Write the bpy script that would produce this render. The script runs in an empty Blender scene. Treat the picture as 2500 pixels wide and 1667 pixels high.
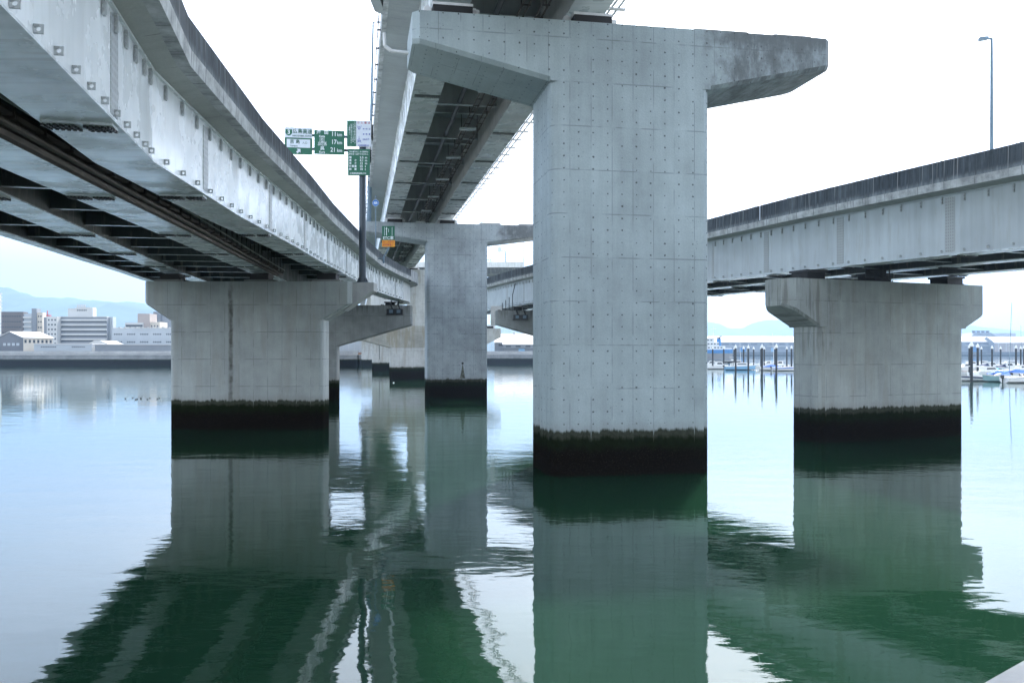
import bpy, bmesh, math, random
from mathutils import Vector, Matrix
random.seed(7)
R = math.radians
S = bpy.context.scene
COL = S.collection

# ---------------------------------------------------------------- camera
CAMZ = 5.1
cd = bpy.data.cameras.new("camera"); cam = bpy.data.objects.new("camera", cd); COL.objects.link(cam)
cam.location = (0, 0, CAMZ); cam.rotation_euler = (R(90), 0, 0)
cd.sensor_width = 36; cd.lens = 2100 / 2500 * 36
cd.shift_y = (860 - 833.5) / 2500
cd.clip_start = 0.1; cd.clip_end = 60000
S.camera = cam
# ---------------------------------------------------------------- sky, sun, exposure
SUN_EL, SUN_AZ = R(44), R(18)          # azimuth to the right of the view direction (+Y)
w = bpy.data.worlds.new("World"); S.world = w; w.use_nodes = True
nt = w.node_tree; nt.nodes.clear()
sky = nt.nodes.new("ShaderNodeTexSky"); sky.sky_type = 'NISHITA'; sky.sun_disc = False
sky.sun_elevation = SUN_EL; sky.sun_rotation = SUN_AZ
sky.air_density = 1.0; sky.dust_density = 3.0; sky.ozone_density = 2.4
tc = nt.nodes.new("ShaderNodeTexCoord")
mp = nt.nodes.new("ShaderNodeMapping"); mp.inputs['Scale'].default_value = (1.2, 1.2, 3.2)
nz = nt.nodes.new("ShaderNodeTexNoise"); nz.inputs['Scale'].default_value = 1.7; nz.inputs['Detail'].default_value = 7; nz.inputs['Roughness'].default_value = .55
rp = nt.nodes.new("ShaderNodeValToRGB"); rp.color_ramp.elements[0].position = .40; rp.color_ramp.elements[1].position = .62
rp.color_ramp.elements[0].color = (.50, .50, .50, 1); rp.color_ramp.elements[1].color = (.90, .90, .90, 1)
hs = nt.nodes.new("ShaderNodeHueSaturation"); hs.inputs['Saturation'].default_value = .22; hs.inputs['Value'].default_value = 1.55
mx = nt.nodes.new("ShaderNodeMix"); mx.data_type = 'RGBA'
bg = nt.nodes.new("ShaderNodeBackground"); bg.inputs['Strength'].default_value = 0.15
wo = nt.nodes.new("ShaderNodeOutputWorld")
L = nt.links.new
L(tc.outputs['Generated'], mp.inputs['Vector']); L(mp.outputs['Vector'], nz.inputs['Vector']); L(nz.outputs['Fac'], rp.inputs['Fac'])
L(sky.outputs['Color'], hs.inputs['Color']); L(sky.outputs['Color'], mx.inputs['A']); L(hs.outputs['Color'], mx.inputs['B'])
L(rp.outputs['Color'], mx.inputs['Factor']); L(mx.outputs['Result'], bg.inputs['Color']); L(bg.outputs['Background'], wo.inputs['Surface'])
sd = bpy.data.lights.new("sun", 'SUN'); sd.energy = 2.8; sd.angle = R(2.5); sd.color = (1, .96, .90)
so = bpy.data.objects.new("sun", sd); COL.objects.link(so)
to_sun = Vector((math.sin(SUN_AZ) * math.cos(SUN_EL), math.cos(SUN_AZ) * math.cos(SUN_EL), math.sin(SUN_EL)))
so.rotation_euler = to_sun.to_track_quat('Z', 'Y').to_euler(); so.location = (30, 60, 80)
S.view_settings.view_transform = 'Standard'; S.view_settings.look = 'None'
S.view_settings.exposure = 1.80; S.view_settings.gamma = 1
S.render.engine = 'CYCLES'
S.cycles.use_denoising = True
S.cycles.max_bounces = 8; S.cycles.diffuse_bounces = 4; S.cycles.glossy_bounces = 4; S.cycles.transmission_bounces = 3
S.cycles.volume_bounces = 0; S.cycles.caustics_reflective = True; S.cycles.caustics_refractive = False
S.cycles.sample_clamp_indirect = 6
S.cycles.use_adaptive_sampling = True

# ---------------------------------------------------------------- node helper
class NB:
    gain = 1.75
    def __init__(s, name):
        s.m = bpy.data.materials.new(name); s.m.use_nodes = True
        s.t = s.m.node_tree; s.t.nodes.clear()
        s.out = s.t.nodes.new("ShaderNodeOutputMaterial")
    def n(s, k, **kw):
        o = s.t.nodes.new(k)
        for a, b in kw.items(): setattr(o, a, b)
        return o
    def put(s, sock, v):
        if isinstance(v, bpy.types.NodeSocket): s.t.links.new(v, sock)
        elif isinstance(v, (tuple, list)): sock.default_value = tuple(v) + ((1,) if len(v) == 3 and sock.type == 'RGBA' else ())
        else: sock.default_value = v
    def math(s, op, a, b=0.0, c=0.0, clamp=False):
        o = s.n("ShaderNodeMath", operation=op, use_clamp=clamp)
        s.put(o.inputs[0], a); s.put(o.inputs[1], b); s.put(o.inputs[2], c); return o.outputs[0]
    def mul(s, a, b): return s.math('MULTIPLY', a, b)
    def add(s, a, b): return s.math('ADD', a, b)
    def sub(s, a, b): return s.math('SUBTRACT', a, b)
    def step(s, x, e0, e1):
        o = s.n("ShaderNodeMapRange", interpolation_type='SMOOTHSTEP')
        s.put(o.inputs[0], x); s.put(o.inputs[1], e0); s.put(o.inputs[2], e1); o.inputs[3].default_value = 0; o.inputs[4].default_value = 1
        return o.outputs[0]
    def rng(s, x, a, b, c, d):
        o = s.n("ShaderNodeMapRange"); s.put(o.inputs[0], x)
        for i, v in enumerate((a, b, c, d)): o.inputs[i + 1].default_value = v
        return o.outputs[0]
    def mix(s, f, a, b):
        o = s.n("ShaderNodeMix", data_type='RGBA'); s.put(o.inputs['Factor'], f); s.put(o.inputs['A'], a); s.put(o.inputs['B'], b)
        return o.outputs['Result']
    def mulc(s, c, f):
        o = s.n("ShaderNodeVectorMath", operation='SCALE'); s.put(o.inputs[0], c); s.put(o.inputs['Scale'], f); return o.outputs[0]
    def uv(s): return s.n("ShaderNodeUVMap").outputs[0]
    def obj(s): return s.n("ShaderNodeTexCoord").outputs['Object']
    def pos(s): return s.n("ShaderNodeNewGeometry").outputs['Position']
    def sep(s, v):
        o = s.n("ShaderNodeSeparateXYZ"); s.put(o.inputs[0], v); return o.outputs
    def scale(s, v, sc, loc=(0, 0, 0)):
        o = s.n("ShaderNodeMapping"); s.put(o.inputs['Vector'], v); o.inputs['Scale'].default_value = sc; o.inputs['Location'].default_value = loc
        return o.outputs[0]
    def noise(s, v, sc=1.0, det=4, rough=.55, dist=0):
        o = s.n("ShaderNodeTexNoise"); s.put(o.inputs['Vector'], v); o.inputs['Scale'].default_value = sc
        o.inputs['Detail'].default_value = det; o.inputs['Roughness'].default_value = rough; o.inputs['Distortion'].default_value = dist
        if s.gain == 1: return o.outputs['Fac']
        return s.math('MULTIPLY_ADD', o.outputs['Fac'], s.gain, .5 - .5 * s.gain, clamp=True)
    def bump(s, h, st=.3, d=.02, nrm=None):
        o = s.n("ShaderNodeBump"); o.inputs['Strength'].default_value = st; o.inputs['Distance'].default_value = d; s.put(o.inputs['Height'], h)
        if nrm is not None: s.put(o.inputs['Normal'], nrm)
        return o.outputs[0]
    def pbr(s, color, rough=.6, metal=0., spec=.5, normal=None, **kw):
        o = s.n("ShaderNodeBsdfPrincipled"); s.put(o.inputs['Base Color'], color); s.put(o.inputs['Roughness'], rough)
        s.put(o.inputs['Metallic'], metal); s.put(o.inputs['Specular IOR Level'], spec)
        if normal is not None: s.put(o.inputs['Normal'], normal)
        for k, v in kw.items(): s.put(o.inputs[k], v)
        s.t.links.new(o.outputs[0], s.out.inputs[0]); return s.m

def simple(name, col, rough=.5, var=.12, sc=3., metal=0., spec=.5):
    b = NB(name); f = b.noise(b.obj(), sc, 4); c = b.mulc(col, b.rng(f, .3, .7, 1 - var, 1 + var))
    return b.pbr(c, rough, metal, spec)

def concrete(name, base=(.37, .385, .38), panel=(.9, 1.8), holes=None, tide=None, streak=None, mould=None, mould_n=.5, lines=.35,
             brown=0., blot=.14, top=None, lmould=None, poff=(0, 0)):
    b = NB(name); uv = b.uv(); u, v, _ = b.sep(uv); P = b.pos(); px, py, pz = b.sep(P)
    big = b.noise(b.scale(uv, (1, 1, 1)), .22, 3, .5); mid = b.noise(uv, 1.1, 5, .6); fine = b.noise(P, 14, 4, .6)
    stk = b.noise(b.scale(uv, (2.6, .22, 1)), 1.0, 5, .6)
    f = b.add(b.rng(big, .2, .8, 1 - blot, 1 + blot), b.rng(mid, .2, .8, -blot * .45, blot * .45))
    f = b.add(f, b.rng(stk, .15, .85, -.07, .07)); f = b.add(f, b.rng(fine, .2, .8, -.04, .04))
    if panel:
        pu = b.math('FRACT', b.math('DIVIDE', b.add(u, 100 + poff[0]), panel[0])); pv = b.math('FRACT', b.math('DIVIDE', b.add(v, 90 + poff[1]), panel[1]))
        # a small tone step from panel to panel
        wn = b.n("ShaderNodeTexWhiteNoise", noise_dimensions='2D'); cb = b.n("ShaderNodeCombineXYZ")
        b.put(cb.inputs[0], b.math('FLOOR', b.math('DIVIDE', b.add(u, 100 + poff[0]), panel[0]))); b.put(cb.inputs[1], b.math('FLOOR', b.math('DIVIDE', b.add(v, 90 + poff[1]), panel[1])))
        b.put(wn.inputs['Vector'], cb.outputs[0]); f = b.add(f, b.rng(wn.outputs[0], 0, 1, -.035, .035))
        du = b.mul(b.math('ABSOLUTE', b.sub(pu, .5)), -panel[0]); dv = b.mul(b.math('ABSOLUTE', b.sub(pv, .5)), -panel[1])
        lu = b.step(du, -panel[0] / 2 + .024, -panel[0] / 2 + .002); lv = b.step(dv, -panel[1] / 2 + .034, -panel[1] / 2 + .006)
        ln = b.noise(b.scale(uv, (1, 1, 1), (3, 7, 0)), .8, 3); lk = b.mul(b.step(ln, .36, .62), lines)
        f = b.mul(f, b.sub(1.0, b.mul(b.math('MAXIMUM', lu, b.mul(lv, .95)), lk)))
    if holes:
        hu = b.sub(b.math('FRACT', b.math('DIVIDE', b.add(u, 100.2), holes[0])), .5); hv = b.sub(b.math('FRACT', b.math('DIVIDE', b.add(v, 100.1), holes[1])), .5)
        hu = b.mul(hu, holes[0]); hv = b.mul(hv, holes[1])
        wob = b.noise(uv, 9, 2); hr = b.math('SQRT', b.add(b.mul(hu, hu), b.mul(hv, hv)))
        rr = b.rng(b.noise(b.scale(uv, (1, 1, 1), (11, 5, 0)), .9, 2), .25, .8, .024, .055)
        h = b.step(b.sub(hr, b.mul(b.sub(wob, .5), .05)), rr, b.mul(rr, .45))
        f = b.mul(f, b.sub(1.0, b.mul(h, .72)))
        # pin-holes and scratches gathered in patches
        vo = b.n("ShaderNodeTexVoronoi"); b.put(vo.inputs['Vector'], uv); vo.inputs['Scale'].default_value = 6.5
        pit = b.mul(b.step(vo.outputs['Distance'], .14, .05), b.step(b.noise(b.scale(uv, (1, 1, 1), (0, 31, 0)), .35, 3), .56, .68))
        f = b.mul(f, b.sub(1.0, b.mul(pit, .5)))
    c = b.mulc(base, f)
    if brown:
        c = b.mix(b.mul(b.step(b.noise(b.scale(uv, (1.2, .18, 1), (9, 0, 0)), 1.0, 4), .5, .72), brown), c, (.23, .20, .14))
    if streak is not None:
        d = b.math('ABSOLUTE', b.sub(b.add(u, b.mul(b.sub(mid, .5), .12)), streak))
        k = b.mul(b.step(b.add(d, b.mul(b.noise(b.scale(uv, (4, 1.2, 1)), 1.0, 6, .75), .16)), .29, .12), b.rng(b.noise(b.scale(uv, (.4, .6, 1)), 1.0, 4, .7), .25, .6, .25, 1))
        c = b.mix(b.mul(k, .85), c, (.055, .052, .042))
    if mould:                                     # dark weathering where rain reaches: right of x = mould
        mm = b.step(b.add(px, b.mul(b.sub(mid, .5), 3.0)), mould - .8, mould + 1.6)
        md = b.step(b.add(b.noise(b.scale(uv, (1.4, .6, 1)), 1.0, 7, .75), b.mul(b.step(pz, 17.9, 18.7), .3)), mould_n - .30, mould_n + .34)
        low = b.step(pz, 13.5, 16.4)
        c = b.mix(b.mul(b.mul(mm, b.mul(md, .80)), low), c, (.085, .09, .092))
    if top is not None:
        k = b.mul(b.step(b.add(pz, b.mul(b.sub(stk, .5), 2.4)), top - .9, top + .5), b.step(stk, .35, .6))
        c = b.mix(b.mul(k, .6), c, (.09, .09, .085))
    if lmould:
        lu_ = b.step(b.add(px, b.mul(b.sub(mid, .5), 1.6)), lmould + 1.3, lmould); 
        k = b.mul(lu_, b.mul(b.step(stk, .48, .68), b.step(b.add(pz, b.mul(mid, 1.5)), 4.6, 6.6)))
        c = b.mix(b.mul(k, .45), c, (.06, .06, .056))
    rough = .85
    nrm = None
    if tide is not None:
        zz = b.add(b.sub(pz, tide), b.add(b.mul(b.sub(b.noise(b.scale(uv, (1.2, .5, 1), (5, 5, 0)), 1.2, 3, .6), .5), -.26), b.mul(b.sub(b.noise(b.scale(uv, (7, .8, 1), (1, 5, 0)), 1.0, 5, .7), .5), -.22)))
        if panel: zz = b.add(zz, b.mul(lu, b.mul(lk, .6)))
        edge = b.step(zz, .10, -.06)
        stage = b.step(zz, -.16, -.40)
        c = b.mix(b.mul(b.step(zz, .5, .0), .25), c, (.16, .15, .12))
        wetc = b.mix(b.noise(uv, 5, 5), (.030, .036, .026), (.060, .066, .050))
        c = b.mix(edge, c, wetc)
        c = b.mix(stage, c, b.mix(b.noise(uv, 3, 4), (.007, .010, .005), (.013, .019, .010)))
        st2 = b.step(zz, -.55, -.95)
        vb = b.n("ShaderNodeTexVoronoi"); b.put(vb.inputs['Vector'], P); vb.inputs['Scale'].default_value = 17
        shell = b.mix(b.step(vb.outputs['Distance'], .35, .1), (.008, .007, .006), (.034, .029, .023))
        speck = b.mul(b.step(vb.outputs['Distance'], .09, .04), b.step(b.noise(P, 2.3, 2), .57, .66))
        shell = b.mix(speck, shell, (.20, .18, .15))
        c = b.mix(st2, c, shell)
        nrm = b.bump(b.add(b.mul(fine, .4), b.mul(b.mul(b.noise(P, 9, 5, .7), edge), 3.0)), .5, .03)
    else:
        nrm = b.bump(b.add(fine, mid), .35, .012)
    return b.pbr(c, rough, 0, .3 if tide is None else b.mul(b.step(zz, -.05, .1), .3), nrm)

def steel(name, base=(.60, .64, .65), rough=.28, dirt=.3, var=.08, seam=.06):
    b = NB(name); uv = b.uv()
    st = b.noise(b.scale(uv, (2.2, .12, 1)), 1.0, 5, .6); bg_ = b.noise(uv, .35, 3)
    f = b.add(b.rng(st, .3, .7, 1 - var, 1 + var), b.rng(bg_, .3, .7, -var, var))
    wn = b.n("ShaderNodeTexWhiteNoise", noise_dimensions='1D'); b.put(wn.inputs['W'], b.math('FLOOR', b.math('DIVIDE', b.add(b.sep(uv)[0], 2.6), 4.45)))
    f = b.add(f, b.rng(wn.outputs[0], 0, 1, -seam, seam))
    c = b.mulc(base, f)
    c = b.mix(b.mul(b.step(b.noise(b.scale(uv, (3, .4, 1), (4, 4, 0)), 1.0, 5, .65), .55, .75), dirt), c, (.30, .29, .25))
    r = b.rng(b.noise(uv, .8, 4), .3, .7, rough - .08, rough + .10)
    nrm = b.bump(b.noise(uv, .9, 2), .12, .03)
    return b.pbr(c, r, 0, .5, nrm)

def bolted(name, base):
    b = NB(name); uv = b.uv(); u, v, _ = b.sep(uv)
    hu = b.sub(b.math('FRACT', b.math('DIVIDE', b.add(u, 50), .12)), .5); hv = b.sub(b.math('FRACT', b.math('DIVIDE', b.add(v, 50), .14)), .5)
    d = b.math('SQRT', b.add(b.mul(hu, hu), b.mul(hv, hv)))
    k = b.step(d, .36, .26)
    c = b.mix(b.mul(k, .55), base, (.24, .25, .25))
    return b.pbr(c, .4, 0, .5, b.bump(k, .7, .02))

def parapet_mat(name, dark=(.042, .052, .062), light=(.22, .25, .265), split=.42, amount=.8):
    b = NB(name); uv = b.uv(); u, v, _ = b.sep(uv)
    st = b.noise(b.scale(uv, (5.0, .35, 1)), 1.0, 6, .68); big = b.noise(b.scale(uv, (.25, .1, 1)), 1.0, 2)
    mid = b.noise(b.scale(uv, (1.2, 1.2, 1)), 1.0, 6, .7)
    k = b.step(b.add(v, b.mul(b.sub(st, .5), .45)), split - .16, split + .22)
    k = b.mul(k, b.rng(big, .3, .7, amount * .85, min(1, amount * 1.15)))
    dk = b.mulc(dark, b.rng(st, .25, .75, .50, 1.9)); lt = b.mulc(light, b.rng(mid, .3, .7, .65, 1.25))
    c = b.mix(k, lt, dk)
    # pale runs below the joints and fine rain streaks
    run = b.mul(b.step(b.noise(b.scale(uv, (7, .12, 1), (3, 1, 0)), 1.0, 3, .5), .66, .74), .55)
    c = b.mix(run, c, (.36, .37, .37))
    blk = b.mul(b.step(b.noise(b.scale(uv, (9, .25, 1), (8, 2, 0)), 1.0, 3, .5), .63, .72), .6)
    c = b.mix(blk, c, (.04, .043, .046))
    jt = b.step(b.mul(b.math('ABSOLUTE', b.sub(b.math('FRACT', b.math('DIVIDE', b.add(u, 201), 5.0)), .5)), -1.0), -.496, -.4985)
    c = b.mix(b.mul(jt, .6), c, (.45, .46, .46))
    return b.pbr(c, .88, 0, .3, b.bump(mid, .35, .02))

M = {}
M['conc_main'] = concrete('main_pier_concrete', (.325, .385, .40), holes=(.62, .50), tide=1.86, mould=8.2, mould_n=.42, lines=.40, blot=.12)
M['conc_mid'] = concrete('second_pier_concrete', (.32, .365, .39), holes=(.62, .50), tide=2.03, lines=.5, blot=.2, mould=-1.5, mould_n=.5)
M['conc_far'] = concrete('far_pier_concrete', (.40, .41, .40), tide=2.25, brown=.35, lines=.5)
M['conc_far_low'] = concrete('stained_crossbeam_concrete', (.30, .30, .27), brown=.6, lines=.5, blot=.2)
M['conc_l1'] = concrete('left_pier_concrete', (.32, .35, .35), tide=1.9, streak=-1.0, brown=.16, lines=.42, panel=(.95, 1.8), poff=(.2, .75))
M['conc_r1'] = concrete('right_pier_concrete', lmould=17.6, base=(.33, .36, .355), tide=1.9, brown=.18, lines=.36, panel=(.95, 1.8), poff=(0, 1.0))
M['conc_shaded'] = concrete('shaded_crossbeam_concrete', (.27, .29, .29), tide=2.1, lines=.3, blot=.22, top=10.0)  # shade under the ramps is put into this darker base colour
M['conc_plain'] = concrete('plinth_concrete', (.33, .34, .34), panel=None)
M['conc_dark'] = concrete('stained_plinth_concrete', (.20, .205, .20), panel=None, blot=.25)
M['conc_soffit'] = concrete('deck_soffit_concrete', (.38, .40, .38), panel=(2.2, 30), lines=.6, blot=.2)
M['conc_soffit_pale'] = concrete('viaduct_soffit_panel', (.33, .36, .37), panel=(1.9, 30), lines=.4, blot=.1)
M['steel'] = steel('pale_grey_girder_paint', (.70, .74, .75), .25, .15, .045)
M['steel_r'] = steel('warm_grey_girder_paint', (.45, .50, .52), .42, .22, .06)
M['steel_far'] = steel('white_girder_paint', (.66, .68, .67), .5, .25, .06)
M['steel_under'] = steel('under_flange_paint', (.56, .61, .63), .24, .45, .12)
M['steel_under_up'] = steel('green_grey_flange_paint', (.36, .40, .40), .30, .35, .12)
M['steel_dark'] = steel('shaded_steel_paint', (.050, .062, .062), .5, .4, .1)  # on inner webs, the missing light between girders is put into this near-black colour
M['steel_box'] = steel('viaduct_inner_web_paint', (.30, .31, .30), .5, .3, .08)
M['bolt'] = bolted('bolted_plate_paint', (.40, .43, .44))
M['bolt_r'] = bolted('bolted_splice_paint', (.40, .43, .435))
M['parapet'] = parapet_mat('rain_streaked_parapet', split=.06, amount=.97)
M['parapet_pale'] = parapet_mat('pale_parapet', (.26, .28, .29), (.44, .46, .47), .8, .3)
M['fascia'] = parapet_mat('mottled_fascia', (.2, .21, .21), (.42, .44, .44), 1.6, .6)
M['white'] = simple('white_steel', (.62, .63, .63), .45, .06)
M['rubber'] = simple('black_rubber', (.012, .012, .013), .6)
M['rust'] = simple('rusty_dark_pipe', (.050, .040, .034), .7, .35, 2)
M['black'] = simple('black_paint', (.02, .022, .025), .45, .2)
M['navy'] = simple('dark_blue_grey_pole_paint', (.028, .045, .062), .35, .12)
M['bluegrey'] = simple('blue_grey_galvanised', (.13, .20, .26), .5, .1)
M['green'] = simple('sign_green', (.005, .115, .065), .5, .05)
M['signwhite'] = simple('sign_white', (.60, .66, .74), .5, .03)
M['lettering'] = simple('letter_white', (.72, .80, .84), .5, .02)
M['letter_dark'] = simple('letter_dark_green', (.01, .09, .06), .5, .02)
M['letter_red'] = simple('letter_red', (.40, .04, .08), .5, .02)
M['letter_blue'] = simple('letter_blue', (.03, .07, .40), .5, .02)
M['orange'] = simple('sign_orange', (.75, .30, .01), .5, .04)
M['blue'] = simple('sign_blue', (.01, .14, .50), .5, .05)

# ---------------------------------------------------------------- mesh helpers
class MB:
    def __init__(s): s.v = []; s.f = []; s.uv = []
    def face(s, pts, uvs=None):
        i = len(s.v); s.v += [tuple(p) for p in pts]; s.f.append(tuple(range(i, i + len(pts)))); s.uv.append(uvs)
    def add(s, vs, fs):
        i = len(s.v); s.v += [tuple(p) for p in vs]
        for f in fs: s.f.append(tuple(i + k for k in f)); s.uv.append(None)
    def box(s, x0, x1, y0, y1, z0, z1):
        s.add([(x, y, z) for z in (z0, z1) for y in (y0, y1) for x in (x0, x1)],
              [(0, 2, 3, 1), (4, 5, 7, 6), (0, 1, 5, 4), (2, 6, 7, 3), (0, 4, 6, 2), (1, 3, 7, 5)]); return s
    def beam(s, a, b, w, h, up=0.):            # horizontal-ish beam; top at a.z+up
        a = Vector(a); b = Vector(b); d = (b - a).normalized(); n = Vector((-d.y, d.x, 0)).normalized() * (w / 2); z = Vector((0, 0, h))
        p = [a - n, b - n, b + n, a + n]
        s.add([q for q in p] + [q + z for q in p], [(3, 2, 1, 0), (4, 5, 6, 7), (0, 1, 5, 4), (1, 2, 6, 5), (2, 3, 7, 6), (3, 0, 4, 7)]); return s
    def tube(s, a, b, r, r2=None, n=10, cap=True):
        a = Vector(a); b = Vector(b); r2 = r if r2 is None else r2
        d = (b - a).normalized(); x = d.orthogonal().normalized(); y = d.cross(x)
        vs = []
        for c, rr in ((a, r), (b, r2)):
            for k in range(n):
                t = 2 * math.pi * k / n; vs.append(c + (x * math.cos(t) + y * math.sin(t)) * rr)
        fs = [(k, (k + 1) % n, n + (k + 1) % n, n + k) for k in range(n)]
        if cap: fs += [tuple(range(n - 1, -1, -1)), tuple(range(n, 2 * n))]
        s.add(vs, fs); return s
    def prism(s, poly, y0, y1, axis='y'):      # poly of (x,z) extruded along y, or (x,y) along z
        n = len(poly)
        if axis == 'y': A = [(p[0], y0, p[1]) for p in poly]; B = [(p[0], y1, p[1]) for p in poly]
        elif axis == 'z': A = [(p[0], p[1], y0) for p in poly]; B = [(p[0], p[1], y1) for p in poly]
        else: A = [(y0, p[0], p[1]) for p in poly]; B = [(y1, p[0], p[1]) for p in poly]
        s.add(A + B, [tuple(range(n)), tuple(range(2 * n - 1, n - 1, -1))] + [(k, n + k, n + (k + 1) % n, (k + 1) % n) for k in range(n)]); return s
    def slices(s, rings, us, closed=True, caps=True, vs=None):
        # rings: list of equal-length point lists (one per station); explicit uvs (arc length, z offset)
        m = len(rings[0]); i0 = len(s.v)
        for r in rings: s.v += [tuple(p) for p in r]
        for k in range(len(rings) - 1):
            for j in range(m if closed else m - 1):
                j2 = (j + 1) % m
                a, b2, c, d = i0 + k * m + j, i0 + (k + 1) * m + j, i0 + (k + 1) * m + j2, i0 + k * m + j2
                s.f.append((a, b2, c, d))
                if vs: s.uv.append([(us[k], vs[j]), (us[k + 1], vs[j]), (us[k + 1], vs[j + 1]), (us[k], vs[j + 1])])
                else: s.uv.append(None)
        if caps and closed:
            s.f.append(tuple(i0 + j for j in range(m))); s.uv.append(None)
            e = i0 + (len(rings) - 1) * m; s.f.append(tuple(e + j for j in range(m - 1, -1, -1))); s.uv.append(None)
        return s
    def mesh(s, name, mat, bevel=0):
        me = bpy.data.meshes.new(name); me.from_pydata(s.v, [], s.f); me.validate()
        bm = bmesh.new(); bm.from_mesh(me)
        if all(u is None for u in s.uv): 
            bmesh.ops.remove_doubles(bm, verts=bm.verts, dist=1e-4)
        bmesh.ops.recalc_face_normals(bm, faces=bm.faces)
        if bevel: bmesh.ops.bevel(bm, geom=[e for e in bm.edges if e.calc_face_angle(0) > .5], offset=bevel, segments=2, affect='EDGES', clamp_overlap=True)
        lay = bm.loops.layers.uv.new("UVMap"); bm.normal_update()
        use = [u for u in s.uv] if (not bevel and len(bm.faces) == len(s.uv) and any(s.uv)) else None
        for fi, f in enumerate(bm.faces):
            if use and use[fi]:
                # match by loop vertex index order (normals may have flipped the loop order)
                src = {vi: uvv for vi, uvv in zip(s.f[fi], use[fi])}
                for l in f.loops: l[lay].uv = src[l.vert.index]
                continue
            n = f.normal
            if abs(n.z) > .8:
                for l in f.loops: l[lay].uv = (l.vert.co.x, l.vert.co.y)
            else:
                t = Vector((-n.y, n.x, 0)).normalized()
                if t.x < -.3 or (abs(t.x) <= .3 and t.y < 0): t = -t
                for l in f.loops: l[lay].uv = (l.vert.co.dot(t), l.vert.co.z)
        bm.to_mesh(me); bm.free(); me.materials.append(mat); return me
    def build(s, name, mat, parent=None, bevel=0, smooth=False, loc=None):
        me = s.mesh(name, mat, bevel)
        if smooth:
            for p in me.polygons: p.use_smooth = True
        o = bpy.data.objects.new(name, me); COL.objects.link(o)
        if loc is not None: o.location = loc
        if parent is not None: o.parent = parent
        return o

def tag(o, label=None, cat=None, group=None, kind=None):
    if label: o['label'] = label
    if cat: o['category'] = cat
    if group: o['group'] = group
    if kind: o['kind'] = kind
    return o
def thing(name, label, cat, loc=(0, 0, 0), rz=0, group=None):
    o = bpy.data.objects.new(name, None); COL.objects.link(o); o.location = loc; o.rotation_euler = (0, 0, rz); o.empty_display_size = .5
    return tag(o, label, cat, group)
def put(name, me, parent, loc=(0, 0, 0), rz=0):
    o = bpy.data.objects.new(name, me); COL.objects.link(o); o.parent = parent; o.location = loc; o.rotation_euler = (0, 0, rz); return o
def lerp(pts, y, k=1):
    if y <= pts[0][0]: a, b = pts[0], pts[1]
    elif y >= pts[-1][0]: a, b = pts[-2], pts[-1]
    else:
        for a, b in zip(pts, pts[1:]):
            if a[0] <= y <= b[0]: break
    t = (y - a[0]) / (b[0] - a[0]); return a[k] + (b[k] - a[k]) * t
def at(u, v, Y): return Vector(((u - 1250) / 2100 * Y, Y, CAMZ + (860 - v) / 2100 * Y))
def frange(a, b, st):
    r = []
    while a < b - 1e-6: r.append(a); a += st
    r.append(b); return r
def text(body, size, mat, parent, loc, name='lettering', align='LEFT', rz=0, bold=0., sx=1.0):
    c = bpy.data.curves.new("t", 'FONT'); c.body = body; c.size = size; c.align_x = align; c.align_y = 'CENTER'; c.extrude = .004; c.offset = bold
    o = bpy.data.objects.new("t", c); COL.objects.link(o)
    bpy.context.view_layer.update()
    me = bpy.data.meshes.new_from_object(o.evaluated_get(bpy.context.evaluated_depsgraph_get()))
    bpy.data.objects.remove(o); bpy.data.curves.remove(c)
    mt = Matrix.Scale(sx, 4, (1, 0, 0)); me.transform(Matrix.Rotation(R(90), 4, 'X') @ mt)
    me.materials.clear(); me.materials.append(mat); me.name = name
    q = bpy.data.objects.new(name, me); COL.objects.link(q); q.parent = parent; q.location = loc; q.rotation_euler = (0, 0, rz); return q
# ================================================================ the setting: water, river bed of land, hills
def water_material():
    b = NB('sea_water'); b.gain = 1; P = b.pos(); 
    n1 = b.noise(b.scale(P, (.55, 1.0, 1)), .55, 3, .5)
    n2 = b.noise(b.scale(P, (.7, 1.3, 1), (31, 12, 0)), 2.3, 4, .55, .3)
    n3 = b.noise(b.scale(P, (.5, .5, 1), (3, 1, 0)), .07, 2)
    calm = b.step(b.noise(b.scale(P, (.7, .35, 1), (8, 2, 0)), .045, 3, .6), .42, .62)
    h = b.add(b.mul(n1, .55), b.mul(n2, b.rng(calm, 0, 1, .05, .22)))
    h = b.add(h, b.mul(b.noise(b.scale(P, (.7, 1.2, 1), (7, 9, 0)), 9.0, 3), b.rng(calm, 0, 1, .003, .026)))
    nrm = b.bump(h, .30, .105)
    tone = b.noise(b.scale(P, (1, .7, 1)), .16, 3, .6)
    px, py, pz = b.sep(P)
    body = b.mix(tone, (.004, .021, .013), (.013, .044, .022))
    dif = b.n("ShaderNodeBsdfDiffuse"); b.put(dif.inputs['Color'], body)
    gl = b.n("ShaderNodeBsdfGlossy"); b.put(gl.inputs['Roughness'], .012); b.put(gl.inputs['Normal'], nrm); b.put(gl.inputs['Color'], (.97, 1, 1))
    fr = b.n("ShaderNodeFresnel"); b.put(fr.inputs['IOR'], 1.38); b.put(fr.inputs['Normal'], nrm)
    ms = b.n("ShaderNodeMixShader"); b.put(ms.inputs[0], fr.outputs[0]); b.put(ms.inputs[1], dif.outputs[0]); b.put(ms.inputs[2], gl.outputs[0])
    b.t.links.new(ms.outputs[0], b.out.inputs[0]); return b.m
m = MB(); m.face([(-9000, -60, 0), (9000, -60, 0), (9000, 2600, 0), (-9000, 2600, 0)])
tag(m.build('water', water_material()), kind='structure')

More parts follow.
